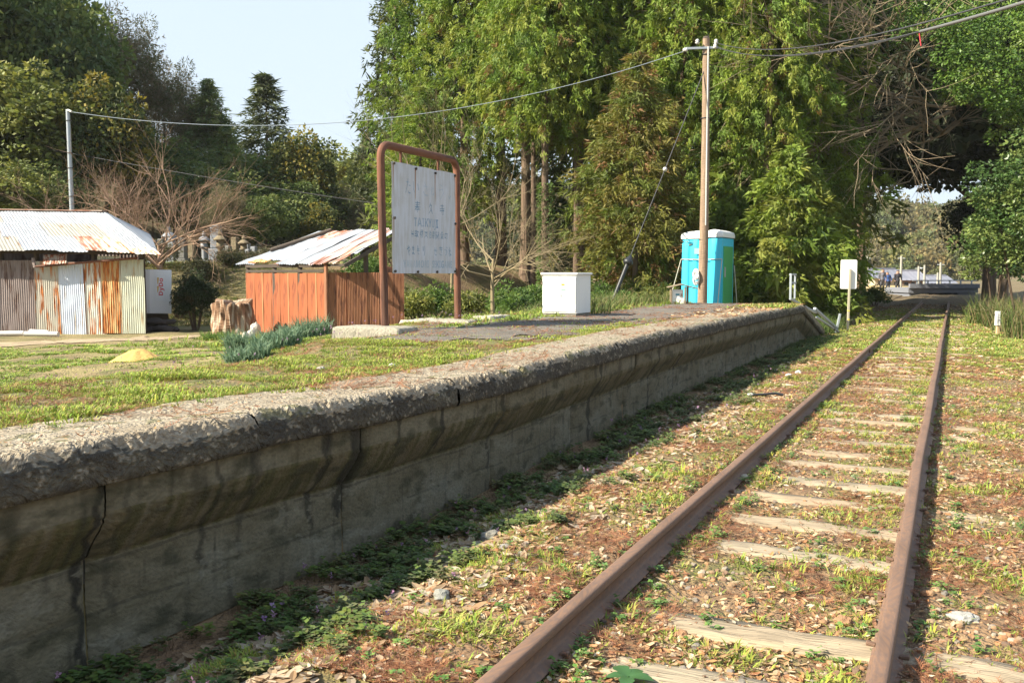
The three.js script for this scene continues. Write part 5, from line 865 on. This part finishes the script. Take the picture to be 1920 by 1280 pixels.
{
  reseed(97);
  const flat = (px, py, h) => { const D = FOCAL * (EYE - h) / (py - 512), [x, z] = plan(px, D); return V(x, G(x, z), z); };
  const rock = (p, s, c, lab, sy = 0.6, cat = 'stone', name = 'stone', group) => { const g = new THREE.IcosahedronGeometry(1, 2), q = g.attributes.position, o = rr(0, 50); for (let i = 0; i < q.count; i++) { const k = 1 + 0.28 * n3(q.getX(i) * 1.4 + o, q.getY(i) * 1.4, q.getZ(i) * 1.4); q.setXYZ(i, q.getX(i) * k * s, q.getY(i) * k * s * sy, q.getZ(i) * k * s * 0.8); } g.computeVertexNormals(); g.rotateY(rr(0, 6)); g.translate(p.x, p.y + s * sy * 0.45, p.z); tag(mesh(name, g, std(c, 0.95, { bumpMap: again(grainBump, 2, 2), bumpScale: 0.004 })), lab, cat, group); };
  rock(flat(1500, 717, -0.22), 0.045, C(0.6, 0.56, 0.5), 'white rounded stone by the left rail, right one of the pair', 0.8);
  rock(flat(1482, 722, -0.22), 0.05, C(0.58, 0.54, 0.49), 'white flat stone by the left rail, left one of the pair', 0.5);
  rock(flat(1477, 742, -0.22), 0.09, C(0.56, 0.49, 0.36), 'long pale splinter lying on the grass by the left rail', 0.12, 'splinter', 'splinter');
  rock(flat(920, 1040, -0.22), 0.06, C(0.20, 0.19, 0.16), 'grey stone in the weeds below the platform');
  rock(flat(825, 1172, -0.2), 0.045, C(0.24, 0.24, 0.21), 'grey-green stone in front of the left rail', 0.55);
  rock(flat(948, 1075, -0.2), 0.045, C(0.30, 0.28, 0.25), 'flat grey stone lying on the dead leaves left of the rail', 0.3);
  rock(flat(1603, 1076, -0.13), 0.035, C(0.48, 0.45, 0.41), 'pale flat stone between the rails near the right rail', 0.3);
  rock(flat(1828, 1180, -0.14), 0.06, C(0.33, 0.32, 0.29), 'flat grey stone lying right of the right rail', 0.35);
  rock(flat(1402, 902, -0.13), 0.04, C(0.55, 0.48, 0.38), 'pale stone beside the left rail between the sleepers', 0.6);
  rock(flat(1285, 1208, -0.13), 0.028, C(0.34, 0.19, 0.10), 'brown pebble in front of the nearest sleeper', 0.7);
  rock(flat(1597, 1187, -0.13), 0.038, C(0.30, 0.17, 0.09), 'large brown pebble beside the end of the nearest sleeper', 0.7);
  rock(flat(733, 676, 0.62), 0.03, C(0.5, 0.5, 0.47), 'small pale stone on the platform grass', 0.6);
  rock(flat(600, 685, 0.62), 0.03, C(0.42, 0.4, 0.36), 'small grey stone on the platform grass left of the other', 0.6);
  const d = flat(1443, 762, -0.2), t = thing('broken_strap', 'bent strip of black and white metal lying on the gravel', 'scrap', [d.x, d.y + 0.012, d.z], 0.3);
  mesh('strip', tube([V(-0.17, 0.01, 0), V(-0.05, 0.015, 0.01), V(0.08, 0.025, -0.01), V(0.17, 0.012, 0)], 0.014, 6, 16), M.black, t); mesh('pale_end', tf(new THREE.SphereGeometry(0.03, 10, 8), { p: [-0.19, 0.01, 0], s: [1.3, 0.6, 1] }), M.porcelain, t);
}
// ---------------------------------------------------------------- beyond the trees: road bridge, houses, poles, people
{
  const b0 = at(1716, 540, 62), b1 = at(1818, 540, 62), u = b1.clone().sub(b0).setY(0), W = u.length(), ang = Math.atan2(-u.z, u.x);
  const t = thing('road_bridge', 'low concrete road bridge crossing beyond the end of the track', 'bridge', [b0.x, 0, b0.z], ang), m = std(C(0.17, 0.18, 0.21), 0.8), Y = (py) => EYE + (512 - py) * 62 / FOCAL;
  mesh('parapet', box(W + 1, Y(532) - Y(540), 0.25, [W / 2, (Y(532) + Y(540)) / 2, 0.2]), m, t); mesh('deck', box(W + 1, Y(540) - Y(549), 4, [W / 2, (Y(540) + Y(549)) / 2, -1.9]), m, t);
  mesh('abutment', box(1.2, 1.6, 4, [0.2, Y(549) - 0.8, -2]), m, t); mesh('abutment', box(1.2, 1.6, 4, [W - 0.2, Y(549) - 0.8, -2]), m, t);
  for (let i = 0; i < 6; i++) mesh('rail_post', box(0.08, 0.25, 0.08, [i * W / 5, Y(532) + 0.1, 0.2]), M.steel, t); mesh('handrail', box(W + 0.6, 0.07, 0.07, [W / 2, Y(532) + 0.22, 0.2]), M.steel, t);
  const house = (px0, px1, D, yb, ye, yr, wall, roofc, label, turn = 0) => { const a = at(px0, yb, D), c = at(px1, yb, D), v = c.clone().sub(a).setY(0), w = v.length(), y0 = Math.min(a.y, -0.2), eave = at(px0, ye, D).y - y0, ridge = at(px0, yr, D).y - y0, d = 5; const h = thing('tiled_house', label, 'house', [a.x, y0, a.z], Math.atan2(-v.z, v.x) + turn);
    mesh('wall', box(w, eave, d, [w / 2, eave / 2, -d / 2]), wall, h); const rm = std(roofc, 0.55);
    const slope = (s) => grid(40, 8, (p, q) => V(lerp(-0.5, w + 0.5, p), lerp(eave - 0.1, ridge, q) + 0.03 * Math.abs(Math.sin(p * w * 8)), -d / 2 + s * lerp(d / 2 + 0.5, 0, q))); const rf = mesh('roof', slope(1), rm, h); mesh('roof', slope(-1), rm, h); mesh('ridge', box(w + 0.6, 0.22, 0.3, [w / 2, ridge + 0.05, -d / 2]), rm, rf);
    for (const x of [0, w]) { const g = new THREE.BufferGeometry().setFromPoints([V(x, eave - 0.1, 0), V(x, eave - 0.1, -d), V(x, ridge - 0.05, -d / 2)]); g.computeVertexNormals(); g.setAttribute('uv', new THREE.Float32BufferAttribute([0, 0, 1, 0, 0.5, 1], 2)); mesh('gable', g, wall, h); }
    for (let i = 0; i < 3; i++) mesh('window', box(w * 0.16, eave * 0.3, 0.06, [w * (0.2 + 0.3 * i), eave * 0.62, 0.02]), std(C(0.05, 0.06, 0.07), 0.2), h); return h; };
  house(1640, 1690, 95, 545, 520, 505, std(C(0.42, 0.36, 0.28), 0.9), C(0.16, 0.165, 0.2), 'grey-tiled house with a gable seen left beyond the track end'); house(1690, 1732, 105, 545, 524, 508, std(C(0.36, 0.22, 0.15), 0.9), C(0.20, 0.20, 0.235), 'grey-tiled house with brown walls beyond the track end'); house(1738, 1785, 112, 545, 530, 517, std(C(0.38, 0.27, 0.2), 0.9), C(0.17, 0.175, 0.21), 'low grey-roofed house behind the bridge parapet');
  for (const [px, y0, y1, D, lab] of [[1625, 545, 480, 84, 'pale utility pole left of the far house gable'], [1688, 545, 480, 80, 'tall pale utility pole in front of the far houses'], [1721, 545, 499, 82, 'utility pole left above the bridge parapet'], [1732, 545, 497, 84, 'utility pole with small lamp above the bridge parapet'], [1757, 545, 511, 86, 'short utility pole above the bridge parapet'], [1762, 545, 492, 83, 'grey utility pole at the right above the bridge parapet']]) { const a = at(px, y0, D), b = at(px, y1, D); a.y = -0.2; const q = thing('distant_pole', lab, 'pole', [a.x, a.y, a.z]); mesh('shaft', cyl(0.12, 0.09, b.y - a.y, [0, (b.y - a.y) / 2, 0], [0, 0, 0], 8), std(C(0.32, 0.31, 0.27), 0.8), q); if (px === 1732) { mesh('lamp_arm', box(0.3, 0.05, 0.05, [-0.18, b.y - a.y - 0.25, 0]), M.steel, q); mesh('lamp', box(0.3, 0.12, 0.2, [-0.4, b.y - a.y - 0.28, 0], [0, 0, 0], 0.03), M.white, q); } else mesh('crossarm', box(0.6, 0.06, 0.06, [0, b.y - a.y - 0.2, 0]), M.steel, q); }
  patch('dry_field', [[1600, 66], [1700, 66], [1712, 100], [1590, 100]].map(([px, D]) => plan(px, D)), 0.06, std(C(0.45, 0.33, 0.14), 1, { vertexColors: true }));
}
function person(label, px, D, H, coat, trouser, hair, lean) {
  const joints = { head: [lean * 0.6, 1.57, 0.02, 0.1], neck: [lean * 0.4, 1.42, 0, 0.06], chest: [lean * 0.25, 1.25, 0, 0.15], waist: [0, 1.0, 0, 0.125], hip: [0, 0.9, 0, 0.14], sl: [-0.2 + lean * 0.25, 1.36, 0, 0.06], sr: [0.2 + lean * 0.25, 1.36, 0, 0.06], el: [-0.27, 1.1, 0.03, 0.045], er: [0.28, 1.1, 0.03, 0.045], hl: [-0.24, 0.86, 0.12, 0.035], hr: [0.24, 0.88, 0.14, 0.035], kl: [-0.11, 0.48, 0.03, 0.06], kr: [0.11, 0.48, 0.03, 0.06], al: [-0.12, 0.08, -0.02, 0.045], ar: [0.12, 0.08, -0.02, 0.045], tl: [-0.13, 0.04, 0.14, 0.035], tr: [0.13, 0.04, 0.14, 0.035] };
  const bones = [['head', 'head'], ['head', 'neck'], ['neck', 'chest'], ['chest', 'waist'], ['waist', 'hip'], ['neck', 'sl'], ['neck', 'sr'], ['sl', 'el'], ['sr', 'er'], ['el', 'hl'], ['er', 'hr'], ['hip', 'kl'], ['hip', 'kr'], ['kl', 'al'], ['kr', 'ar'], ['al', 'tl'], ['ar', 'tr']];
  const N = 72, mc = new MarchingCubes(N, crownMat, false, false, 60000); mc.isolation = 0; const S = 0.9, p = V(), d = (p, A, B) => { const ax = A[0], ay = A[1], az = A[2], bx = B[0] - ax, by = B[1] - ay, bz = B[2] - az, q = bx * bx + by * by + bz * bz, t = q ? clamp(((p.x - ax) * bx + (p.y - ay) * by + (p.z - az) * bz) / q, 0, 1) : 0; return Math.hypot(p.x - ax - bx * t, p.y - ay - by * t, p.z - az - bz * t) - lerp(A[3], B[3], t); };
  for (let k = 0; k < N; k++) for (let j = 0; j < N; j++) for (let i = 0; i < N; i++) { p.set((i - N / 2) / (N / 2) * S, (j - N / 2) / (N / 2) * S + 0.85, (k - N / 2) / (N / 2) * S); let s = 0; for (const [a, b] of bones) s += Math.exp(-d(p, joints[a], joints[b]) * 34); mc.field[i + j * N + k * N * N] = Math.log(s) / 34; }
  mc.update(); const n = mc.count, g = new THREE.BufferGeometry(); g.setAttribute('position', new THREE.BufferAttribute(mc.positionArray.slice(0, n * 3), 3)); g.setAttribute('normal', new THREE.BufferAttribute(mc.normalArray.slice(0, n * 3), 3));
  g.scale(S, S, S).translate(0, 0.85, 0);
  paint(g, (v) => v.y > 1.5 + 0.9 * Math.max(0, v.z - 0.04) && (v.y > 1.62 || v.z < 0.03) ? C(...hair) : v.y > 1.43 ? C(0.45, 0.27, 0.2) : Math.abs(v.x) > 0.2 && v.y < 0.92 ? C(0.45, 0.27, 0.2) : v.y > 0.88 ? C(...coat) : v.y > 0.08 ? C(...trouser) : C(0.03, 0.03, 0.03));
  const [x, z] = plan(px, D), o = mesh('person', g, std(0xffffff, 0.9, { vertexColors: true })); o.scale.setScalar(H / 1.68); o.position.set(x, G(x, z) - 0.01, z); o.rotation.y = YAW; tag(o, label, 'person');
}
person('distant person in grey clothes standing beyond the end of the track', 1653, 70, 1.68, [0.13, 0.13, 0.16], [0.06, 0.06, 0.07], [0.04, 0.03, 0.025], 0.05);
person('distant person in blue jacket beyond the end of the track', 1664, 71, 1.5, [0.03, 0.07, 0.22], [0.03, 0.035, 0.05], [0.03, 0.025, 0.02], -0.12);
person('distant person in dark clothes standing right of the two others', 1682, 72, 1.66, [0.03, 0.03, 0.04], [0.03, 0.03, 0.035], [0.03, 0.025, 0.02], 0.0);
// ---------------------------------------------------------------- ground cover (nobody could count it)
function scatter(name, label, category, geo, m, spots, colors) {
  const im = new THREE.InstancedMesh(geo, m, spots.length), mt = new THREE.Matrix4(), q = new THREE.Quaternion(), e = new THREE.Euler(), c = new THREE.Color();
  spots.forEach((s, i) => { e.set(s.rx ?? 0, s.ry ?? rr(0, 6.283), s.rz ?? 0); mt.compose(V(s.x, s.y, s.z), q.setFromEuler(e), V(s.s, s.s * (s.sy ?? 1), s.s)); im.setMatrixAt(i, mt); im.setColorAt(i, c.setRGB(...jig(s.c ?? pick(colors), 0.22))); });
  im.name = name; scene.add(im); return stuff(im, label, category);
}
const coverMat = leafMat(0xffffff, 0.3, 0.85);
const onSlab = (x, z) => x < EDGE - 0.0 && x > EDGE - 0.66 && -z < PEND;
const yAt = (x, z) => onSlab(x, z) ? copTop(-z) + 0.002 : G(x, z);
const railClear = (x) => Math.abs(Math.abs(x - TC) - HALF) > 0.05;
// where the camera sees the ground: random points, more of them close by
function spotsIn(n, x0, x1, t0, t1, keep, pw = 1) { const o = []; let guard = 0; while (o.length < n && guard++ < n * 30) { const t = t0 + (t1 - t0) * Math.pow(rnd(), pw), x = rr(x0, x1); const X = CA * x + SA * t, D = -SA * x + CA * t; if (D < 2.6 || Math.abs(X / D) > 0.60) continue; if (rnd() < keep(x, t)) o.push([x, t]); } return o; }
reseed(101);
{ // grass tufts
  const mk = (n, h, w, sp) => { const L = new Leaves(); for (let i = 0; i < n; i++) { const a = rr(0, 6.28), r = sp * rnd(), o = V(Math.cos(a) * r, -0.008, Math.sin(a) * r), ln = rr(0.25, 1.1), d = V(Math.cos(a) * ln, 1, Math.sin(a) * ln).normalize(), wd = V(-Math.sin(a), 0, Math.cos(a)), l = h * rr(0.5, 1.1), k = [1, 1, 1].map((q) => q * rr(0.8, 1.2)); const m = o.clone().addScaledVector(d, l * 0.6), e = m.clone().addScaledVector(V(d.x * 1.6, d.y * 0.3, d.z * 1.6), l * 0.45); L.tri(o.clone().addScaledVector(wd, w), o.clone().addScaledVector(wd, -w), m.clone().addScaledVector(wd, w * 0.8), k); L.tri(o.clone().addScaledVector(wd, -w), m.clone().addScaledVector(wd, -w * 0.8), m.clone().addScaledVector(wd, w * 0.8), k); L.tri(m.clone().addScaledVector(wd, w * 0.8), m.clone().addScaledVector(wd, -w * 0.8), e, k); } return L.geo(); };
  const GR = [[0.24, 0.31, 0.055], [0.28, 0.34, 0.06], [0.18, 0.25, 0.04], [0.32, 0.33, 0.09]];
  const patchy = (x, t, f, th) => clamp((fbm(x * f, t * f, 3) - th) * 6, 0, 1);
  const put = (name, label, geo, list, sc, cols = GR) => scatter(name, label, 'grass', geo, coverMat, list.map(([x, t]) => ({ x, y: yAt(x, -t), z: -t, s: sc * rr(0.5, 1.35) * (0.85 + 0.45 * n2(x * 1.3 + 7, t * 1.3)), rx: rr(-0.2, 0.2) })), cols);
  const lawn = spotsIn(23000, -6.6, -3.35, -1, 13, (x, t) => { if (-x - 1.45 * sst(t, 6.8, 9.2) > 5.3) return 0; if (x > EDGE - 0.62) return 0.06 * patchy(x, t, 2, 0.15); const asph = sst(t, 7.4, 8.6) * sst(-x, 3.6, 4.1) * (1 - sst(-x, 6.0, 6.5)); return (1 - 0.97 * asph) * (0.05 + 0.95 * patchy(x, t, 1.1, -0.01)); }, 1.2);
  put('platform_grass', 'short bright green grass on the platform', mk(9, 0.05, 0.0032, 0.04), lawn, 1, [[0.25, 0.32, 0.045], [0.30, 0.35, 0.055], [0.19, 0.27, 0.04], [0.34, 0.34, 0.08], [0.32, 0.26, 0.10]]);
  const yard = spotsIn(13000, -16, -5.4, 2, 20, (x, t) => { const D = -SA * x + CA * t, px = 960 + FOCAL * (CA * x + SA * t) / D; if (px < 470 && D > 16.2 && D < 19.6 || D > 19.6 || px > 470 && D > 15.5) return 0; return 0.04 + 0.96 * patchy(x, t, 0.55, 0.03); }, 1);
  put('yard_grass', 'patchy green grass between the platform and the huts', mk(9, 0.05, 0.006, 0.06), yard, 1);
  const tr = spotsIn(30000, -2.7, 3.2, 2.6, 24, (x, t) => { if (!railClear(x)) return 0; const inside = x > -1.25 && x < -0.25; const base = inside ? 0.20 : x > 0 ? 0.32 : 0.36; const rim = inside && (x > -0.42 || x < -1.12) ? 0.45 : 0; return clamp(base * 0.25 + patchy(x, t, 1.1, inside ? 0.10 : 0.02) * (base + 0.25) + rim * patchy(x, t, 1.5, -0.2) + sst(t, 12, 19) * 0.35 * patchy(x, t, 0.7, -0.15), 0, 1); }, 1.35);
  put('track_grass', 'thin green grass sprouting along the track', mk(7, 0.05, 0.003, 0.025), tr, 1);
  const far = spotsIn(14000, -4, 5, 18, 40, (x, t) => railClear(x) ? 0.15 + 0.85 * patchy(x, t, 0.5, -0.05) * (1 - sst(t, 30, 38) * 0.8) : 0, 1.2);
  put('track_grass', 'thin green grass on the far part of the track', mk(8, 0.07, 0.007, 0.07), far, 1);
  const bank = []; for (let i = 0; i < 9000; i++) { const px = rr(-40, 640), D = rr(23.8, 32), [x, z] = plan(px, D); if (px < 275 && D < 25) continue; if (rnd() < 0.2 + patchy(x, -z, 0.5, -0.05)) bank.push([x, -z]); }
  put('bank_grass', 'dry brownish grass on the bank below the cemetery', mk(8, 0.16, 0.009, 0.1), bank, 1, [[0.26, 0.2, 0.09], [0.2, 0.2, 0.06], [0.3, 0.24, 0.12], [0.15, 0.18, 0.04]]);
  const back = spotsIn(9000, -13, -5.4, 11, 26, (x, t) => 0.15 + 0.85 * patchy(x, t, 0.6, -0.1), 1);
  put('verge_grass', 'yellowish grass along the back of the platform', mk(8, 0.11, 0.006, 0.06), back, 1);
}
reseed(102);
{ // fallen leaves, cedar needles, pebbles
  const leaf = grid(4, 2, (u, v) => { const w = 0.42 * Math.sin(Math.PI * (0.08 + 0.92 * u)) ** 0.9, s = (v - 0.5) * 2; return V((u - 0.5) * 2, 0.35 * s * s * w + 0.22 * (u - 0.5) ** 2 * 2, s * w); }).toNonIndexed(); leaf.computeVertexNormals();
  paint(leaf, () => C(1, 1, 1));
  const LC = [[0.45, 0.30, 0.16], [0.34, 0.19, 0.09], [0.55, 0.40, 0.24], [0.25, 0.12, 0.06], [0.42, 0.22, 0.10], [0.58, 0.47, 0.32]];
  const lay = (list, s0, s1) => list.map(([x, t]) => ({ x, y: yAt(x, -t) + rr(0.002, 0.012), z: -t, s: rr(s0, s1), sy: rr(0.4, 1.6), rx: rr(-0.35, 0.35), rz: rr(-0.35, 0.35) }));
  scatter('fallen_leaves', 'brown dead leaves strewn over the track bed', 'leaves', leaf, coverMat, lay(spotsIn(24000, -2.86, 3.5, 2.6, 16, (x, t) => railClear(x) ? (x < -1.4 ? 0.9 : 0.75) * (0.12 + 0.88 * clamp(0.45 + 2.6 * fbm(x * 1.1 + 30, t * 1.1, 3), 0, 1)) : 0.03, 1.5), 0.008, 0.022), LC);
  scatter('fallen_leaves', 'large curled dead leaves in the weeds below the platform', 'leaves', leaf, coverMat, lay(spotsIn(3600, -2.86, -1.75, 2.2, 12, (x, t) => x < -2.1 ? 0.9 : 0.35, 1.5), 0.026, 0.05), [[0.40, 0.30, 0.2], [0.32, 0.22, 0.13], [0.46, 0.38, 0.28]]);
  scatter('fallen_leaves', 'dead leaves on the far part of the track', 'leaves', leaf, coverMat, lay(spotsIn(9000, -4, 4, 14, 46, (x, t) => railClear(x) ? 0.8 : 0.02, 1.2), 0.03, 0.06), LC);
  const tw = new Leaves(); for (let i = 0; i < 16; i++) { const s = (i / 16 - 0.5) * 2, side = i % 2 ? 1 : -1, o = V(s, 0.02 + 0.1 * s * s, 0.05 * Math.sin(s * 3)), d = V(0.55, rr(0.0, 0.35), side * rr(0.3, 0.6)).normalize(); tw.blade(o, d, V(0.3, 0.2, side * -0.3), rr(0.3, 0.6), 0.045, [rr(0.8, 1.2), rr(0.8, 1.1), 1]); } tw.blade(V(-1.1, 0.05, 0), V(1, 0.02, 0), V(0, 0.3, 1), 2.2, 0.035, [0.8, 0.8, 0.8]);
  const NC = [[0.33, 0.15, 0.07], [0.27, 0.12, 0.06], [0.39, 0.21, 0.105], [0.23, 0.115, 0.065]];
  scatter('cedar_needles', 'reddish fallen cedar sprigs on the track bed', 'needles', tw.geo(), coverMat, lay(spotsIn(24000, -2.6, 3.2, 2.6, 18, (x, t) => railClear(x) ? clamp(0.2 + 3 * fbm(x * 0.9 + 60, t * 0.9, 3), 0.04, 1) : 0.02, 1.4), 0.025, 0.06), NC);
  scatter('cedar_needles', 'reddish fallen cedar sprigs on the platform', 'needles', tw.geo(), coverMat, lay(spotsIn(13000, -7, -2.95, -1, 21, (x, t) => clamp(0.15 + 1.8 * fbm(x * 0.8 + 90, t * 0.8, 3), 0.05, 1) * (x > EDGE - 0.5 ? 0.8 : 1), 1.3), 0.025, 0.065), NC);
  const crumb = new THREE.IcosahedronGeometry(1, 1), q = crumb.attributes.position; for (let i = 0; i < q.count; i++) { const k = 1 + 0.3 * n3(q.getX(i) * 1.5, q.getY(i) * 1.5, q.getZ(i) * 1.5); q.setXYZ(i, q.getX(i) * k, q.getY(i) * k * 0.65, q.getZ(i) * k * 0.8); } crumb.computeVertexNormals(); paint(crumb, () => C(1, 1, 1));
  const PC = [[0.28, 0.17, 0.09], [0.32, 0.22, 0.13], [0.18, 0.15, 0.12], [0.31, 0.16, 0.075], [0.34, 0.27, 0.19], [0.18, 0.11, 0.07]];
  const gravelMat = std(0xffffff, 0.95, { vertexColors: true });
  scatter('ballast_gravel', 'rusty brown gravel of the track bed', 'gravel', crumb, gravelMat, spotsIn(9000, -2.2, 3.0, 2.6, 15, (x, t) => railClear(x) ? 0.12 + 0.88 * clamp(0.3 + 3 * fbm(x * 1.1 - 20, t * 1.1, 3), 0, 1) : 0.05, 1.5).map(([x, t]) => { const s = 0.005 + 0.017 * rnd() ** 3; return { x, y: G(x, -t) + s * 0.1, z: -t, s, rx: rr(-0.6, 0.6) }; }), PC);
  scatter('leaf_crumbs', 'orange leaf crumbs on the asphalt and coping', 'litter', leaf, coverMat, lay(spotsIn(9000, -6.3, -2.95, 0, 21, (x, t) => 0.3 + 0.7 * clamp(0.4 + 2 * fbm(x * 1.2, t * 1.2 + 50, 3), 0, 1), 1.2), 0.004, 0.009), [[0.46, 0.25, 0.08], [0.34, 0.18, 0.08], [0.40, 0.27, 0.14]]);
}
reseed(103);
{ // dead-nettle and clover along the wall foot
  const L = new Leaves(); for (let s = 0; s < 6; s++) { const a = rr(0, 6.28), r = rr(0, 0.06), h = rr(0.03, 0.11), c = V(Math.cos(a) * r, h, Math.sin(a) * r); for (let k = 0; k < 6; k++) { const b = k * 1.05 + rr(-0.3, 0.3), d = V(Math.cos(b), rr(-0.35, 0.35), Math.sin(b)).normalize(), w = V(-Math.sin(b), rr(-0.3, 0.3), Math.cos(b)).normalize(); L.leaf(c.clone().add(V(0, rr(-0.02, 0.01), 0)), d, w, rr(0.025, 0.042), rr(0.009, 0.015), [rr(0.8, 1.2), rr(0.8, 1.2), 1]); } L.blade(V(c.x, -0.01, c.z), V(0, 1, 0), V(1, 0, 0), h, 0.002, [0.9, 0.7, 0.6]); }
  const geo = L.geo();
  scatter('wall_weeds', 'low dark green weeds along the foot of the platform wall', 'weeds', geo, coverMat, spotsIn(2300, -3.05, -1.9, 2.0, 23, (x, t) => { const d = (-x - 2.05) / 1.0; return clamp(d * 1.1 + 2.2 * fbm(x * 1.6 + 8, t * 1.1, 3) - 0.35, 0, 1); }, 1.3).map(([x, t]) => ({ x, y: G(x, -t), z: -t, s: rr(0.5, 0.95) })), [[0.09, 0.13, 0.025], [0.12, 0.155, 0.03], [0.07, 0.105, 0.022], [0.13, 0.13, 0.045]]);
  scatter('track_weeds', 'small leafy weeds growing beside the rails', 'weeds', geo, coverMat, spotsIn(520, -2.2, 2.5, 2.6, 14, (x, t) => railClear(x) ? (Math.abs(Math.abs(x - TC) - HALF) < 0.25 ? 0.7 : 0.12) : 0, 1.5).map(([x, t]) => ({ x, y: G(x, -t) - 0.01, z: -t, s: rr(0.3, 0.65) })), [[0.11, 0.20, 0.04], [0.15, 0.24, 0.06]]);
  const F = new Leaves(); for (let k = 0; k < 7; k++) { const d = unit(); F.leaf(V(0, 0.10 + rr(-0.015, 0.015), 0), V(d.x, Math.abs(d.y), d.z), d.clone().cross(unit()).normalize(), 0.014, 0.005, [1, 1, 1]); } F.blade(V(0, 0, 0), V(0, 1, 0), V(1, 0, 0), 0.1, 0.0015, [0.3, 0.5, 0.2]);
  scatter('purple_flowers', 'tiny purple dead-nettle flowers in the weeds', 'flowers', F.geo(), coverMat, [...spotsIn(90, -3.0, -1.9, 2.0, 14, () => 0.7, 1.3), ...spotsIn(160, -9.5, -5.6, 5, 12, (x, t) => 0.6, 1)].map(([x, t]) => ({ x, y: G(x, -t), z: -t, s: rr(0.7, 1.3) })), [[0.28, 0.16, 0.27], [0.32, 0.2, 0.30]]);
}
{ // leafy seedling at the bottom picture edge
  const t = thing('seedling', 'dark green pointed leaves of a seedling at the bottom between the rails', 'plant', [-0.98, G(-0.98, -3.02), -3.02]), m = leafMat(C(0.05, 0.12, 0.04), 0.2, 0.4);
  for (const [a, l] of [[0.1, 0.09], [1.2, 0.08], [2.4, 0.1], [3.6, 0.08], [4.9, 0.09]]) { const g = grid(8, 4, (u, v) => { const w = 0.3 * Math.sin(Math.PI * u) ** 0.8 * (1 + 0.12 * Math.sin(u * 30)), s = (v - 0.5) * 2; return V(u * l, 0.03 + l * (0.35 * u - 0.35 * u * u) + 0.12 * l * Math.abs(s) * w, s * w * l); }); g.rotateY(a); paint(g, () => C(1, 1, 1)); mesh('leaf', g, m, t); }
  mesh('stem', bar(V(0, -0.01, 0), V(0, 0.035, 0), 0.004, 0.003, 5), m.clone(), t).geometry = paint(bar(V(0, -0.01, 0), V(0, 0.035, 0), 0.004, 0.003, 5), () => C(1, 1, 1));
}

scene.traverse((o) => { if (o.isMesh) { o.castShadow = true; o.receiveShadow = true; } });
renderer.render(scene, camera);
